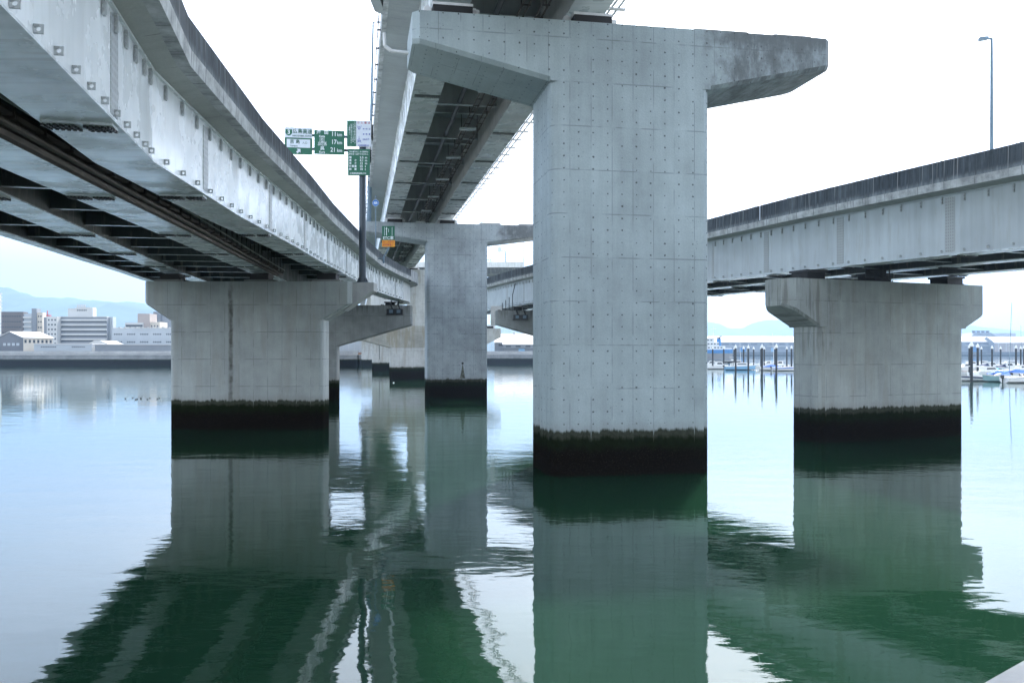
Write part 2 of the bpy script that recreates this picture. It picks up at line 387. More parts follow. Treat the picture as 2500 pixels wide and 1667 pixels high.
M['land'] = simple('land_gravel', (.16, .16, .145), .9, .25, .05)
m = MB(); m.face([(-9000, 352, 4.0), (-30, 372, 4.0), (-8, 412, 4.0), (64, 412, 4.0), (90, 1350, 4.0), (9000, 1350, 4.0), (9000, 13000, 4.0), (-9000, 13000, 4.0)])
tag(m.build('land', M['land']), kind='structure')

def hills(name, Y, prof, depth, mat, seed):
    rnd = random.Random(seed); rows = 7; us = [p[0] for p in prof]; u0, u1 = min(us), max(us); N = 120
    V = []; F = []
    for r in range(rows):
        t = r / (rows - 1); yy = Y - depth * (1 - t)
        for k in range(N + 1):
            u = u0 + (u1 - u0) * k / N
            v = lerp(prof, u); x = (u - 1250) / 2100 * Y; hz = CAMZ + (860 - v) / 2100 * Y
            hh = hz * (t ** .8) * (1 + (rnd.random() - .5) * .10 * (1 if r not in (0, rows - 1) else (.25 if r else 0)))
            V.append((x, yy + rnd.uniform(-1, 1) * depth * .03, max(2, hh)))
    for r in range(rows - 1):
        for k in range(N): a = r * (N + 1) + k; F.append((a, a + 1, a + N + 2, a + N + 1))
    # the far slope falls away behind the ridge
    base = (rows - 1) * (N + 1); i = len(V)
    for k in range(N + 1): V.append((V[base + k][0], Y + depth, 2))
    for k in range(N): F.append((base + k, base + k + 1, i + k + 1, i + k))
    m = MB(); m.add(V, F); o = m.build(name, mat, smooth=True); tag(o, kind='structure'); return o
M['forest'] = simple('wooded_hillside', (.045, .075, .040), .95, .35, .004)
hills('hills', 5200, [(-900, 700), (-400, 640), (-60, 690), (0, 700), (12, 699), (25, 703), (40, 711), (60, 715), (95, 726), (115, 728), (135, 725), (150, 727), (168, 726), (185, 727), (205, 733), (240, 733), (260, 735), (290, 740), (315, 736), (345, 740), (360, 742), (420, 752), (600, 770), (900, 790), (1100, 800)], 1500, M['forest'], 3)
hills('hills', 5200, [(1100, 815), (1195, 792), (1225, 797), (1260, 805), (1300, 812), (1420, 835)], 1200, M['forest'], 5)
hills('hills', 11000, [(1560, 822), (1690, 792), (1733, 785), (1741, 788), (1760, 797), (1779, 804), (1796, 801), (1812, 803), (1830, 795), (1845, 786), (1866, 782), (1925, 781), (2000, 790), (2080, 815), (2200, 825), (2340, 800), (2370, 794), (2390, 799), (2405, 797), (2440, 806), (2470, 807), (2500, 811), (2600, 800), (2900, 830)], 2500, M['forest'], 9)
hills('hills', 7600, [(1800, 845), (1890, 818), (1920, 798), (1945, 788), (2020, 780), (2120, 800), (2260, 840)], 1500, M['forest'], 11)

# ================================================================ piers
def round_rect(x0, x1, y0, y1, r, n=5):
    P = []
    for cx, cy, a0 in ((x1 - r, y1 - r, 0), (x0 + r, y1 - r, 90), (x0 + r, y0 + r, 180), (x1 - r, y0 + r, 270)):
        for k in range(n + 1): a = R(a0 + 90 * k / n); P.append((cx + r * math.cos(a), cy + r * math.sin(a)))
    return P
def crossbeam(parent, mat, xl, xr, hl, hr, D, zt, zel, zer, zh, cb=.18, ce=.22, ztl=None):
    # xl/xr: ends; hl/hr: where the haunch meets the column; zel/zer: underside height at the ends
    def zb(x):
        if x < hl: return zel + (zh - zel) * (x - xl) / (hl - xl)
        if x > hr: return zer + (zh - zer) * (xr - x) / (xr - hr)
        return zh
    st = [(xl, ce, cb), (xl + ce, 0, cb)]
    st += [(hl - .02, 0, cb), (hl, 0, 0)] if hl > xl + ce else [(xl + ce + .01, 0, 0)]
    st += [(hr, 0, 0), (hr + .02, 0, cb)] if hr < xr - ce else [(xr - ce - .01, 0, 0)]
    st += [(xr - ce, 0, cb), (xr, ce, cb)]
    rings = []
    for x, e, c in st:
        z = zb(x); rings.append([(x, c + e, z), (x, D - c - e, z), (x, D - e, z + c), (x, D - e, zt), (x, e, zt), (x, e, z + c)])
    m = MB(); m.slices(rings, None); return m.build('crossbeam', mat, parent)
def column(parent, mat, x0, x1, D, zh, r=.35, y0=0):
    m = MB(); m.prism(round_rect(x0, x1, y0, y0 + D, r), -1.5, zh, 'z'); return m.build('column', mat, parent)
def bearing(parent, x, y, z, wdt, h, stoppers=True, d=1.0):
    b = MB().box(x - wdt / 2, x + wdt / 2, y - d / 2, y + d / 2, z, z + h).build('rubber_bearing', M['rubber'], parent)
    if stoppers:
        for s in (-1, 1):
            m = MB()
            m.box(x + s * (wdt / 2 + .04) if s > 0 else x - wdt / 2 - .34, x + wdt / 2 + .34 if s > 0 else x - wdt / 2 - .04, y - .35, y + .35, z, z + h + .06)
            m.box(x + s * (wdt / 2 + .16) - .06, x + s * (wdt / 2 + .16) + .06, y - .12, y + .12, z + h + .06, z + h + .20)
            m.build('stopper_block', M['white'], b)
        MB().box(x - wdt / 2 - .02, x + wdt / 2 + .02, y - d / 2 + .02, y + d / 2 - .02, z + h, z + h + .12).build('sole_plate', M['white'], b)
    else:
        MB().box(x - wdt / 2 - .12, x + wdt / 2 + .12, y - d / 2 - .06, y + d / 2 + .06, z + h, z + h + .12).build('sole_plate', M['black'], b)
        m = MB(); m.box(x - wdt / 2 - .5, x + wdt / 2 + .5, y - d / 2 - .1, y + d / 2 + .1, z - .001, z + .06)
        for s in (-1, 1):
            for q in (.25, .42): m.tube((x + s * (wdt / 2 + q), y - .35, z + .05), (x + s * (wdt / 2 + q), y - .35, z + .16), .05, n=6)
        m.build('anchor_plate', M['black'], b)
    return b

RZ = math.atan2(.178, .984)
# --- the big T pier in front
p = thing('bridge_pier', 'tallest pale concrete T pier standing nearest in the water, dotted with formwork holes', 'pier', (1.588, 35.15, 0), RZ, 'hammerhead piers of the upper viaduct')
column(p, M['conc_main'], 0, 6.92, 4.0, 16.2, .42)
crossbeam(p, M['conc_main'], -5.62, 12.52, 0, 6.92, 4.0, 18.70, 17.48, 17.45, 16.2, .16, .28)
for bx in (-3.95, 1.95): bearing(p, bx, 1.35, 18.702, 1.62, .50, True, 1.6)
for k, (a, b_) in enumerate(((6.35, 9.05), (10.05, 12.05))):
    m = MB(); m.prism([(a, 18.702), (b_, 18.702), (b_, 19.10), (a + .22, 19.10)], .9, 3.2); m.build('plinth', M['conc_dark'], p)
m = MB(); zz = 18.05
m.tube((-5.4, 2.9, 17.95), (-6.35, 2.9, 18.0), .08); m.tube((-6.35, 2.9, 18.0), (-6.62, 2.9, 18.2), .085); m.tube((-6.62, 2.9, 18.2), (-6.64, 2.9, 18.75), .08); m.build('drain_pipe', M['white'], p)
# --- second pier
p = thing('bridge_pier', 'mottled grey concrete T pier second in line, drain hole and stain near its foot', 'pier', (-9.61, 97.5, 0), RZ, 'hammerhead piers of the upper viaduct')
column(p, M['conc_mid'], 0, 6.92, 4.0, 17.65, .42)
crossbeam(p, M['conc_mid'], -7.05, 13.97, 0, 6.92, 4.0, 19.75, 18.62, 18.62, 17.65, .15, .25)
for bx in (-3.95, 2.0): bearing(p, bx + .35, 1.2, 19.752, 1.65, .42, True, 1.6)
for a, b_ in ((6.0, 8.6), (10.6, 13.0)):
    m = MB(); m.prism([(a, 19.752), (b_, 19.752), (b_, 20.08), (a + .2, 20.08)], .9, 3.2); m.build('plinth', M['conc_plain'], p)
def drain_hole(p, x, z, r):
    m = MB(); m.tube((x, -.03, z), (x, .06, z), r, n=12); h = m.build('drain_hole', M['rubber'], p)
    m = MB(); m.prism([(x - .03, z - r * 1.3), (x + .05, z - r * 1.3), (x + .17, z - 1.0), (x + .30, z - 1.75), (x - .32, z - 1.7), (x - .15, z - 1.0)], -.006, .01)
    m.build('algae_stain', M['stain'], h)
M['stain'] = simple('algae_stain', (.10, .11, .09), .9, .4, 3)
drain_hole(p, 4.03, 3.85, .13)
# --- third pier: upper column over a wider low crossbeam
p = thing('bridge_pier', 'pale concrete pier third in line with a low brown-stained crossbeam arm reaching left', 'pier', (-23.3, 164.5, 0), RZ, 'hammerhead piers of the upper viaduct')
column(p, M['conc_far'], 0, 10.5, 4.0, 5.95, .4)
m = MB(); 
crossbeam(p, M['conc_far_low'], -5.9, 14, 0, 10.5, 4.0, 10.2, 7.5, 8.2, 5.95, .1, .2).name = 'low_crossbeam'
m = MB(); m.prism(round_rect(3.4, 10.4, .02, 3.9, .3), 10.2, 18.9, 'z'); m.build('column', M['conc_far'], p)
crossbeam(p, M['conc_far'], 2.2, 13, 3.4, 10.4, 3.9, 21.0, 19.9, 19.9, 18.9, .1, .2)
bearing(p, 4.55, 1.2, 21.002, 1.5, .3, True, 1.4)
drain_hole(p, 9.1, 3.6, .15)
# --- fourth and fifth, far off
p = thing('bridge_pier', 'plain grey pier far under the bridges, fourth in line between dark waterline bands', 'pier', (-38.2, 235, 0), RZ, 'distant piers under the bridges')
column(p, M['conc_far'], 0, 9, 4, 9.5, .4); crossbeam(p, M['conc_far'], -3, 12, 0, 9, 4, 11.6, 10.4, 10.4, 9.5, .1, .2)
MB().box(1.9, 2.05, -.05, 0, 3.1, 8.6).build('ladder_rail', M['steel_dark'], p)
p = thing('bridge_pier', 'pale blue-grey pier farthest away, standing just in front of the far shore', 'pier', (-58.6, 335, 0), RZ, 'distant piers under the bridges')
column(p, M['conc_far'], 0, 9, 4, 9.3, .4); crossbeam(p, M['conc_far'], -4, 13, 0, 9, 4, 11.4, 10.3, 10.3, 9.3, .1, .2)
# --- left ramp pier
p = thing('bridge_pier', 'wide low concrete pier with a dark vertical streak, carrying the left ramp', 'pier', (-17.64, 57, 0), 0, 'low piers of the side ramps')
column(p, M['conc_l1'], -5.07, 5.09, 2.3, 7.25, .38)
crossbeam(p, M['conc_l1'], -6.75, 6.95, -5.07, 5.09, 2.3, 9.80, 8.36, 8.36, 7.25, .10, .22)
for u_, q in ((417, .9), (635, .9), (799, .9)):
    x = (u_ - 1250) / 2100 * 57.6 + 17.64
    bb = MB().box(x - .62, x + .62, .35, 1.55, 9.95, 10.36).build('rubber_bearing', M['rubber'], p)
    MB().box(x - .95, x + .95, .2, 1.7, 9.802, 9.95).build('plinth', M['conc_dark'], bb)
m = MB(); m.prism([(6.35, 9.79), (8.35, 9.79), (8.35, 9.22), (8.1, 9.1), (6.35, 7.9)], .75, 2.2); m.build('pole_bracket', M['conc_plain'], p)
# --- right ramp pier
n2 = math.atan2(.39, .92)
p = thing('bridge_pier', 'broad weathered concrete pier carrying the right ramp, dark streaks near its left edge', 'pier', (22.4, 50.5, 0), n2, 'low piers of the side ramps')
column(p, M['conc_r1'], -5.55, 5.95, 2.5, 6.55, .6)
crossbeam(p, M['conc_r1'], -7.75, 7.95, -5.55, 5.95, 2.5, 9.23, 7.72, 7.58, 6.55, .14, .55)
for s_ in (-5.25, -.2, 5.75): bearing(p, s_, 1.25, 9.235, 1.30, .44, False, 1.3)
# --- shaded pier under the end of the left ramp
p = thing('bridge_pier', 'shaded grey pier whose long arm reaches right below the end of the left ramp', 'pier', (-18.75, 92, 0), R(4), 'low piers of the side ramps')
column(p, M['conc_shaded'], -9, .0, 2.6, 5.75, .25)
crossbeam(p, M['conc_shaded'], -13, 7.95, -9, 0, 2.6, 10.15, 8.0, 8.05, 5.75, .1, .15)
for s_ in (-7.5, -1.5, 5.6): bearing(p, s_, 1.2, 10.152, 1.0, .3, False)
# --- pier behind, right ramp
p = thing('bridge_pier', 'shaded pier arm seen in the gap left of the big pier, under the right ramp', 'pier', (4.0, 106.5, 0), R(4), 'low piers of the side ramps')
column(p, M['conc_shaded'], 1.5, 9.5, 2.6, 6.4, .25)
crossbeam(p, M['conc_shaded'], -6.0, 13, 1.5, 9.5, 2.6, 10.25, 8.55, 8.5, 6.4, .1, .2)
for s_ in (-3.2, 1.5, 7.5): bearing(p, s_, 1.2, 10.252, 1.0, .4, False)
m = MB()
for k in range(4): m.tube((-5.2 + k * .42, .1, 10.2), (-5.2 + k * .42, .1, 11.2 + .35 * k), .045, n=6)
m.tube((-3.94, .1, 12.2), (-3.6, .1, 13.6), .05, n=6); m.tube((-3.6, .1, 13.6), (-3.0, .1, 13.7), .05, n=6)
m.build('ladder_rail', M['black'], p)
p = thing('bridge_pier', 'pale crossbeam of a distant pier just left of the shaded pier arm', 'pier', (-3, 180, 0), R(3), 'distant piers under the bridges')
column(p, M['conc_far'], -9, -3.5, 3, 6.2, .3); crossbeam(p, M['conc_far'], -11, .7, -9, -3.5, 3, 10.1, 8.6, 8.3, 6.2, .1, .2)
bearing(p, -1.6, 1.2, 10.11, 1.5, .5, True)

# ================================================================ upper viaduct
v = thing('road_viaduct', 'high twin box-girder viaduct receding overhead on tall T piers', 'bridge', (0, 36, 18.9))
OFF = Vector((0, -36, -18.9))
def vb(mb, name, mat, parent=None, **k):
    mb.v = [tuple(Vector(q) + OFF) for q in mb.v]; return mb.build(name, mat, parent or v, **k)
ZB = [(-30, 19.9), (37, 20.28), (98, 20.65), (165, 21.55), (260, 22.4), (420, 23.2)]
cx = lambda y: .45 - .18 * (y - 37.3); zb_ = lambda y: lerp(ZB, y)
ST = frange(-24, 400, 8)
us = [y / .984 for y in ST]
def strip(name, prof, mat, parent=None, y0=-24, y1=400):
    ys = [y for y in ST if y0 <= y <= y1]; m = MB()
    m.slices([[(cx(y) + o / .984, y, zb_(y) + dz) for o, dz in prof] for y in ys], [y / .984 for y in ys], vs=[dz for o, dz in prof] + [prof[0][1]] if 0 else None)
    return vb(m, name, mat, parent)
def vstrip(name, lines, mat, ufun=None):
    """explicit uv: a chain of (offset, dz, v) swept along"""
    m = MB(); m.slices([[(cx(y) + o / .984, y, zb_(y) + dz) for o, dz, _ in lines] for y in ST], us, closed=True, vs=[l[2] for l in lines] + [lines[0][2]]); return vb(m, name, mat)
def box_girder(cxo, label=None):
    w = .78; 
    g = None
    m = MB(); m.slices([[(cx(y) + (cxo - w) / .984, y, zb_(y)), (cx(y) + (cxo - w) / .984, y, zb_(y) + 3.0)] for y in ST], us, closed=False, vs=[0, 3.0])
    m.slices([[(cx(y) + (cxo + w) / .984, y, zb_(y)), (cx(y) + (cxo + w) / .984, y, zb_(y) + 3.0)] for y in ST], us, closed=False, vs=[0, 3.0])
    m.slices([[(cx(y) + (cxo - w) / .984, y, zb_(y) + 3.0), (cx(y) + (cxo + w) / .984, y, zb_(y) + 3.0)] for y in ST], us, closed=False, vs=[0, 1.5])
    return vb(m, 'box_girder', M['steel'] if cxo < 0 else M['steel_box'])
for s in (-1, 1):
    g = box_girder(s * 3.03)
    m = MB(); m.slices([[(cx(y) + (s * 3.03 + o) / .984, y, zb_(y) + dz) for o, dz in ((-.84, -.04), (.84, -.04), (.84, 0), (-.84, 0))] for y in ST], us, vs=[0, 1.68, 1.7, 3.4, 3.44])
    f = vb(m, 'bottom_flange', M['steel_under_up'], g)
    for y in range(42, 160, 9):
        m = MB(); a = Vector((cx(y) + (s * 3.03 - .74), y, zb_(y) - .085)); b_ = Vector((cx(y) + (s * 3.03 + .74), y + .27, zb_(y) - .085)); m.beam(a, b_, .42, .045)
        for k in range(12):
            if k in (5, 6): continue
            q = a.lerp(b_, (k + .5) / 12); m.box(q.x - .03, q.x + .03, q.y - .17, q.y + .17, q.z - .03, q.z)
        vb(m, 'splice_plate', M['steel_dark'], g)
vstrip('deck_slab', [(-5.66, 3.25, 0), (-3.8, 3.01, 2), (3.8, 3.01, 9.6), (5.3, 3.25, 11.2), (5.3, 3.55, 11.5), (-5.66, 3.55, 22.5)], M['conc_soffit_pale'])
vstrip('parapet', [(-5.69, 3.2, 0), (-5.41, 3.2, .3), (-5.41, 4.65, 1.2), (-5.69, 4.65, 1.2)], M['parapet_pale'])
vstrip('parapet', [(5.05, 3.2, 0), (5.33, 3.2, .3), (5.33, 4.65, 1.2), (5.05, 4.65, 1.2)], M['parapet_pale'])
# inner floor beams, each with a lit lower flange
for y in [39 + 4.6 * k for k in range(29)]:
    a = Vector((cx(y) - 2.25, y, zb_(y) + .95)); b_ = Vector((cx(y) + 2.25, y + .8, zb_(y) + .95))
    h = .9 if int((y - 39) / 4.6 + .5) % 2 else 1.6
    a.z = b_.z = zb_(y) + 2.9 - h
    m = MB(); m.beam(a, b_, .06, h); g = vb(m, 'floor_beam', M['steel_box'])
    m = MB(); m.beam(a - Vector((0, 0, .03)), b_ - Vector((0, 0, .03)), .34, .03); vb(m, 'flange', M['steel_under_up'], g)
# hanging cable rack and pipes between the girders
m = MB(); 
ys = frange(37, 165, 6)
for o in (-.15, .15, .75, 1.05):
    for y, y2 in zip(ys, ys[1:]): m.beam((cx(y) + o + .6, y, zb_(y) + .75), (cx(y2) + o + .6, y2, zb_(y2) + .75), .05, .09)
for y in frange(38, 164, 1.5):
    m.beam((cx(y) + .4, y, zb_(y) + .72), (cx(y) + .8, y + .06, zb_(y) + .72), .07, .05); m.beam((cx(y) + 1.3, y, zb_(y) + .72), (cx(y) + 1.7, y + .06, zb_(y) + .72), .07, .05)
for y in frange(40, 160, 4.6):
    for o in (.45, 1.6): m.beam((cx(y) + o, y, zb_(y) + .75), (cx(y) + o + .05, y, zb_(y) + .75), .05, 2.0)
vb(m, 'cable_rack', M['rust'])
for k, y in enumerate(frange(52, 150, 9.2)):
    m = MB(); m.box(cx(y) + .1, cx(y) + 1.3, y, y + .5, zb_(y) + .55, zb_(y) + .68); vb(m, 'access_platform', M['steel_under_up'])
m = MB()
for y, y2 in zip(ys, ys[1:]):
    m.tube((cx(y) - .3, y, zb_(y) + 1.5), (cx(y2) - .3, y2, zb_(y2) + 1.5), .16, n=8)
vb(m, 'drain_pipe', M['black'])
# conduit on brackets outside the right parapet
m = MB(); ys = frange(38, 168, 5)
for o, dz in ((6.35, 3.2), (6.72, 3.2)):
    for y, y2 in zip(ys, ys[1:]): m.tube((cx(y) + o / .984, y, zb_(y) + dz), (cx(y2) + o / .984, y2, zb_(y2) + dz), .075, n=6)
for y in frange(40, 166, 2.9): m.beam((cx(y) + 5.3, y, zb_(y) + 3.06), (cx(y) + 7.15, y + .3, zb_(y) + 3.06), .26, .09)
vb(m, 'conduit_rack', M['white'])
# thin cable pipe outside the left edge
m = MB()
for y, y2 in zip(ys, ys[1:]): m.tube((cx(y) - 5.95, y, zb_(y) + 3.6), (cx(y2) - 5.95, y2, zb_(y2) + 3.6), .035, n=6)
for y in frange(38, 120, 3.1): m.box(cx(y) - 6.0, cx(y) - 5.72, y - .03, y + .03, zb_(y) + 3.56, zb_(y) + 3.66)
vb(m, 'cable_pipe', M['black'])
# pole seats bulging from the left parapet
for y in (46, 76, 85):
    m = MB(); x = cx(y) - 5.8
    m.prism([(x - .62, zb_(y) + 3.45), (x, zb_(y) + 3.2), (x, zb_(y) + 4.7), (x - .62, zb_(y) + 4.7)], y - 1.2, y + 1.2); vb(m, 'pole_seat', M['conc_soffit_pale'])
# lug plates on the outer web
def lug_mesh(name, w, h, d, hole, mat):
    m = MB(); n = 8
    if hole:
        sq = []; ci = []
        for k in range(n):
            a = 2 * math.pi * k / n; c, s = math.cos(a), math.sin(a); f = 1 / max(abs(c), abs(s))
            sq.append((c * f * w / 2, s * f * h / 2)); ci.append((c * w * .27, s * w * .27))
        for y in (-d / 2, d / 2):
            i = len(m.v); m.v += [(p[0], y, p[1]) for p in sq + ci]
            for k in range(n): m.f.append((i + k, i + (k + 1) % n, i + n + (k + 1) % n, i + n + k)); m.uv.append(None)
        for o in (0, n):
            for k in range(n):
                a, b2 = o + k, o + (k + 1) % n; m.f.append((a, b2, 2 * n + b2, 2 * n + a)); m.uv.append(None)
    else:
        m.box(-w / 2, w / 2, -d / 2, d / 2, -h / 2, h / 2)
        m.box(-w / 2, w / 2, -d / 2 - .035, -d / 2, h / 2 - .03, h / 2)
        for z in (-.14, .0, .14): m.box(-.022, .022, -d / 2 - .012, d / 2 + .012, z - .03, z + .03)
    return m.mesh(name, mat)
LOW = lug_mesh('lug_plate', .12, .12, .03, True, M['bolt']); UPP = lug_mesh('hanger_bracket', .07, .30, .06, False, M['bolt'])
LOWR = lug_mesh('lug_plate', .12, .12, .03, True, M['bolt_r']); UPPR = lug_mesh('hanger_bracket', .07, .30, .06, False, M['bolt_r'])
for q in (LOW, UPP, LOWR, UPPR): q.name = q.name

def ramp(name, label, base, ys, xs, zb, H, wg, side, parap_h, over, far_edge, mats, cross, splices, lugs, lugmesh, yend_under=None):
    """xs: functions x(y) of the girder centre lines, first = the outer girder that shows; side=+1 it faces right, -1 left"""
    root = thing(name, label, 'bridge', base); off = Vector(base)
    def B(m, nm, mat, parent=None): m.v = [tuple(Vector(q) - off) for q in m.v]; return m.build(nm, mat, parent or root)
    us = [0]
    for a, b in zip(ys, ys[1:]): us.append(us[-1] + math.hypot(b - a, xs[0](b) - xs[0](a)))
    def uat(y): return lerp(list(zip(ys, us)), y)
    hw = wg / 2; girders = []
    for gi, x in enumerate(xs):
        m = MB()
        for s in (-1, 1):
            m.slices([[(x(y) + s * (hw - .03), y, zb(y)), (x(y) + s * (hw - .03), y, zb(y) + H + .02)] for y in ys], us, closed=False, vs=[0, H])
        m.slices([[(x(y) - hw + .03, y, zb(y) + H), (x(y) + hw - .03, y, zb(y) + H)] for y in ys], us, closed=False, vs=[0, wg])
        g = B(m, 'box_girder', mats['web'] if gi == 0 else mats['web2']); girders.append(g)
        m = MB(); m.slices([[(x(y) - hw - .03, y, zb(y) - .04), (x(y) + hw + .03, y, zb(y) - .04), (x(y) + hw + .03, y, zb(y)), (x(y) - hw - .03, y, zb(y))] for y in ys], us, vs=[0, wg, wg + .04, 2 * wg, 2 * wg + .04])
        B(m, 'bottom_flange', mats['under'], g)
        if gi == 0:      # the thin flange edge at the top of the web
            m = MB(); xo = lambda y: x(y) + side * (hw - .03)
            m.slices([[(xo(y), y, zb(y) + H - .03), (xo(y) + side * .07, y, zb(y) + H - .03), (xo(y) + side * .07, y, zb(y) + H + .02), (xo(y), y, zb(y) + H + .02)] for y in ys], us)
            B(m, 'top_flange_edge', mats['web'], g)
        for y in splices:
            if not ys[0] < y < ys[-1]: continue
            dx = (x(y + .5) - x(y - .5)); m = MB()
            a = Vector((x(y) - hw + .06, y + dx * (hw - .06) * 1, zb(y) - .09)); b2 = Vector((x(y) + hw - .06, y - dx * (hw - .06), zb(y) - .09)); m.beam(a, b2, .46, .05); mb_ = m; nf0 = len(m.f)
            n = 12
            for k in range(n):
                if k in (n // 2,): continue
                q = a.lerp(b2, (k + .5) / n)
                for s in (-.14, -.05, .05, .14): mb_.box(q.x - .024, q.x + .024, q.y + s - .026, q.y + s + .026, q.z - .045, q.z - .002)
            sp = B(m, 'splice_plate', mats['under'], g); sp.data.materials.append(M['black'])
            for pg in sp.data.polygons:
                if pg.center.z + off.z < a.z - .0005: pg.material_index = 1
            if gi == 0:
                y0, y1 = y - .26, y + .26; xo = lambda q: x(q) + side * (hw - .03); e = side * .018
                m = MB(); m.slices([[(xo(q), q, zb(q) + .10), (xo(q) + e, q, zb(q) + .10), (xo(q) + e, q, zb(q) + H - .12), (xo(q), q, zb(q) + H - .12)] for q in (y0, y1)], [0, y1 - y0], vs=[0, 0, H - .22, H - .22, H - .22])
                B(m, 'web_splice', mats['bolt'], g)
    x = xs[0]; g = girders[0]
    for i, y in enumerate(lugs):
        ang = -math.atan(x(y + .5) - x(y - .5)); xo = x(y) + side * (hw + .035)
        l, u_ = lugmesh
        put('lug_plate', l, g, Vector((xo, y, zb(y) + .14)) - off, ang)
        put('hanger_bracket', u_, g, Vector((x(y) + side * (hw + .02), y, zb(y) + H - .24)) - off, ang)
    # deck slab between the visible fascia and the far edge
    fx = lambda y: x(y) + side * (hw + over); ex = far_edge; s = side
    m = MB(); m.slices([[(fx(y), y, zb(y) + H + .14), (x(y) + s * hw, y, zb(y) + H + .022), (ex(y), y, zb(y) + H + .022), (ex(y), y, zb(y) + H + .36), (fx(y), y, zb(y) + H + .36)] for y in ys], us, vs=[0, over, over + 6, over + 6.3, over + 12, over + 12.3])
    B(m, 'deck_slab', mats['soffit'])
    ph = parap_h; fs = .36
    m = MB(); m.slices([[(fx(y) - s * .35, y, zb(y) + H + .10), (fx(y) + s * .03, y, zb(y) + H + .10), (fx(y) + s * .045, y, zb(y) + H + .10 + fs), (fx(y) - s * .35, y, zb(y) + H + .10 + fs)] for y in ys], us, vs=[-.4, 0, fs, .8, 1.2])
    B(m, 'edge_fascia', mats['fascia'])
    m = MB(); m.slices([[(fx(y) - s * .25, y, zb(y) + H + .10 + fs), (fx(y) + s * .0, y, zb(y) + H + .10 + fs), (fx(y) - s * .02, y, zb(y) + H + .10 + ph), (fx(y) - s * .23, y, zb(y) + H + .10 + ph)] for y in ys], us, vs=[-.2, 0, ph - fs, ph - fs + .2, ph])
    B(m, 'parapet', mats['parapet'])
    m = MB(); m.slices([[(ex(y) + s * .25, y, zb(y) + H + .10), (ex(y), y, zb(y) + H + .10), (ex(y), y, zb(y) + H + .10 + ph), (ex(y) + s * .25, y, zb(y) + H + .10 + ph)] for y in ys], us, vs=[-.2, 0, ph, ph + .2, 2 * ph])
    B(m, 'parapet', mats['parapet'])
    # cross beams between the girders
    for y in cross:
        for a, b2 in zip(xs, xs[1:]):
            s2 = 1 if a(y) < b2(y) else -1
            sl = -(a(y + .5) - a(y - .5)) if yend_under is None else yend_under
            pa = Vector((a(y) + s2 * hw, y, zb(y) + .16)); pb = Vector((b2(y) - s2 * hw, y + (b2(y) - a(y)) * sl, zb(y) + .16))
            up = .95 if (b2 is xs[1] and side > 0) else 0
            pa.z += up; pb.z += up
            m = MB(); m.beam(pa, pb, .05, H - .2 - up); c = B(m, 'cross_beam', mats['web2'])
            m = MB(); m.beam(pa - Vector((0, 0, .022)), pb - Vector((0, 0, .022)), .15, .022); B(m, 'flange', mats['under'], c)
    return root, B, girders, us

# ---------------------------------------------------------------- left ramp
XR = [(-6, -2.7), (2, -4.55), (9.55, -6.3), (18.7, -8.42), (28, -9.50), (38.8, -10.42), (48, -11.3), (57, -11.97), (66, -12.4), (75, -12.70), (84, -12.40), (90, -11.95)]
XM = [(-6, -7.0), (2, -8.0), (16.25, -10.3), (22.5, -11.35), (31.5, -12.75), (44, -14.8), (57, -16.85), (75, -18.8), (90, -19.5)]
XL = [(-6, -9.6), (2, -10.5), (22.9, -14.25), (30.5, -16.1), (41.1, -18.8), (52, -21.4), (57, -22.6), (75, -25.2), (90, -26.6)]
XE = [(-6, -12.3), (2, -13.4), (20, -16.6), (33, -19.8), (46.8, -23.35), (58.5, -26.3), (66, -27.6), (90, -30.4)]
ZL = [(-6, 8.45), (9.55, 8.96), (18.7, 9.26), (38.8, 9.90), (57, 10.46), (75, 10.54), (90, 10.58)]
fn = lambda P: (lambda y: lerp(P, y))
ys = sorted(set([-6, 2, 9.55, 14, 18.7, 22.9, 28, 33, 38.8, 44, 48, 52, 57, 62, 66, 70, 75, 80, 84, 87, 90]))
lugs = frange(9.9, 18.3, .86) + frange(19.6, 88.5, 1.42)
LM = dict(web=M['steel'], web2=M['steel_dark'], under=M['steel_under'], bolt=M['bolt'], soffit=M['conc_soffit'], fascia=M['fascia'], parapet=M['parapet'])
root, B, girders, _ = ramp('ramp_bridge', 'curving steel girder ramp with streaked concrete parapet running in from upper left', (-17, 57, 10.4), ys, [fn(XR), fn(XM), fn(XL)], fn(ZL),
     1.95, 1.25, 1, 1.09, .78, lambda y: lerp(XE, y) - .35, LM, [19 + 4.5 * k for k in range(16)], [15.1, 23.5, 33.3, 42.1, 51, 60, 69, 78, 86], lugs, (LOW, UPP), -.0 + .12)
zl = fn(ZL)
m = MB(); m.slices([[(lerp(XE, y) - .12, y, zl(y) + .05), (lerp(XE, y) + .12, y, zl(y) + .05), (lerp(XE, y) + .12, y, zl(y) + 1.95), (lerp(XE, y) - .12, y, zl(y) + 1.95)] for y in ys], [y for y in ys])
eb = B(m, 'edge_girder', M['steel_dark'])
m = MB(); m.slices([[(lerp(XE, y) - .3, y, zl(y) + .0), (lerp(XE, y) + .3, y, zl(y) + .0), (lerp(XE, y) + .3, y, zl(y) + .045), (lerp(XE, y) - .3, y, zl(y) + .045)] for y in ys], [y for y in ys]); B(m, 'flange', M['steel_under'], eb)
for y in [19 + 4.5 * k for k in range(14)]:
    pa = Vector((lerp(XL, y) - .6, y, zl(y) + .2)); pb = Vector((lerp(XE, y) + .12, y - .35, zl(y) + .2))
    c = B(MB().beam(pa, pb, .05, 1.7), 'cantilever_bracket', M['steel_dark']); B(MB().beam(pa - Vector((0, 0, .022)), pb - Vector((0, 0, .022)), .2, .022), 'flange', M['steel_under'], c)
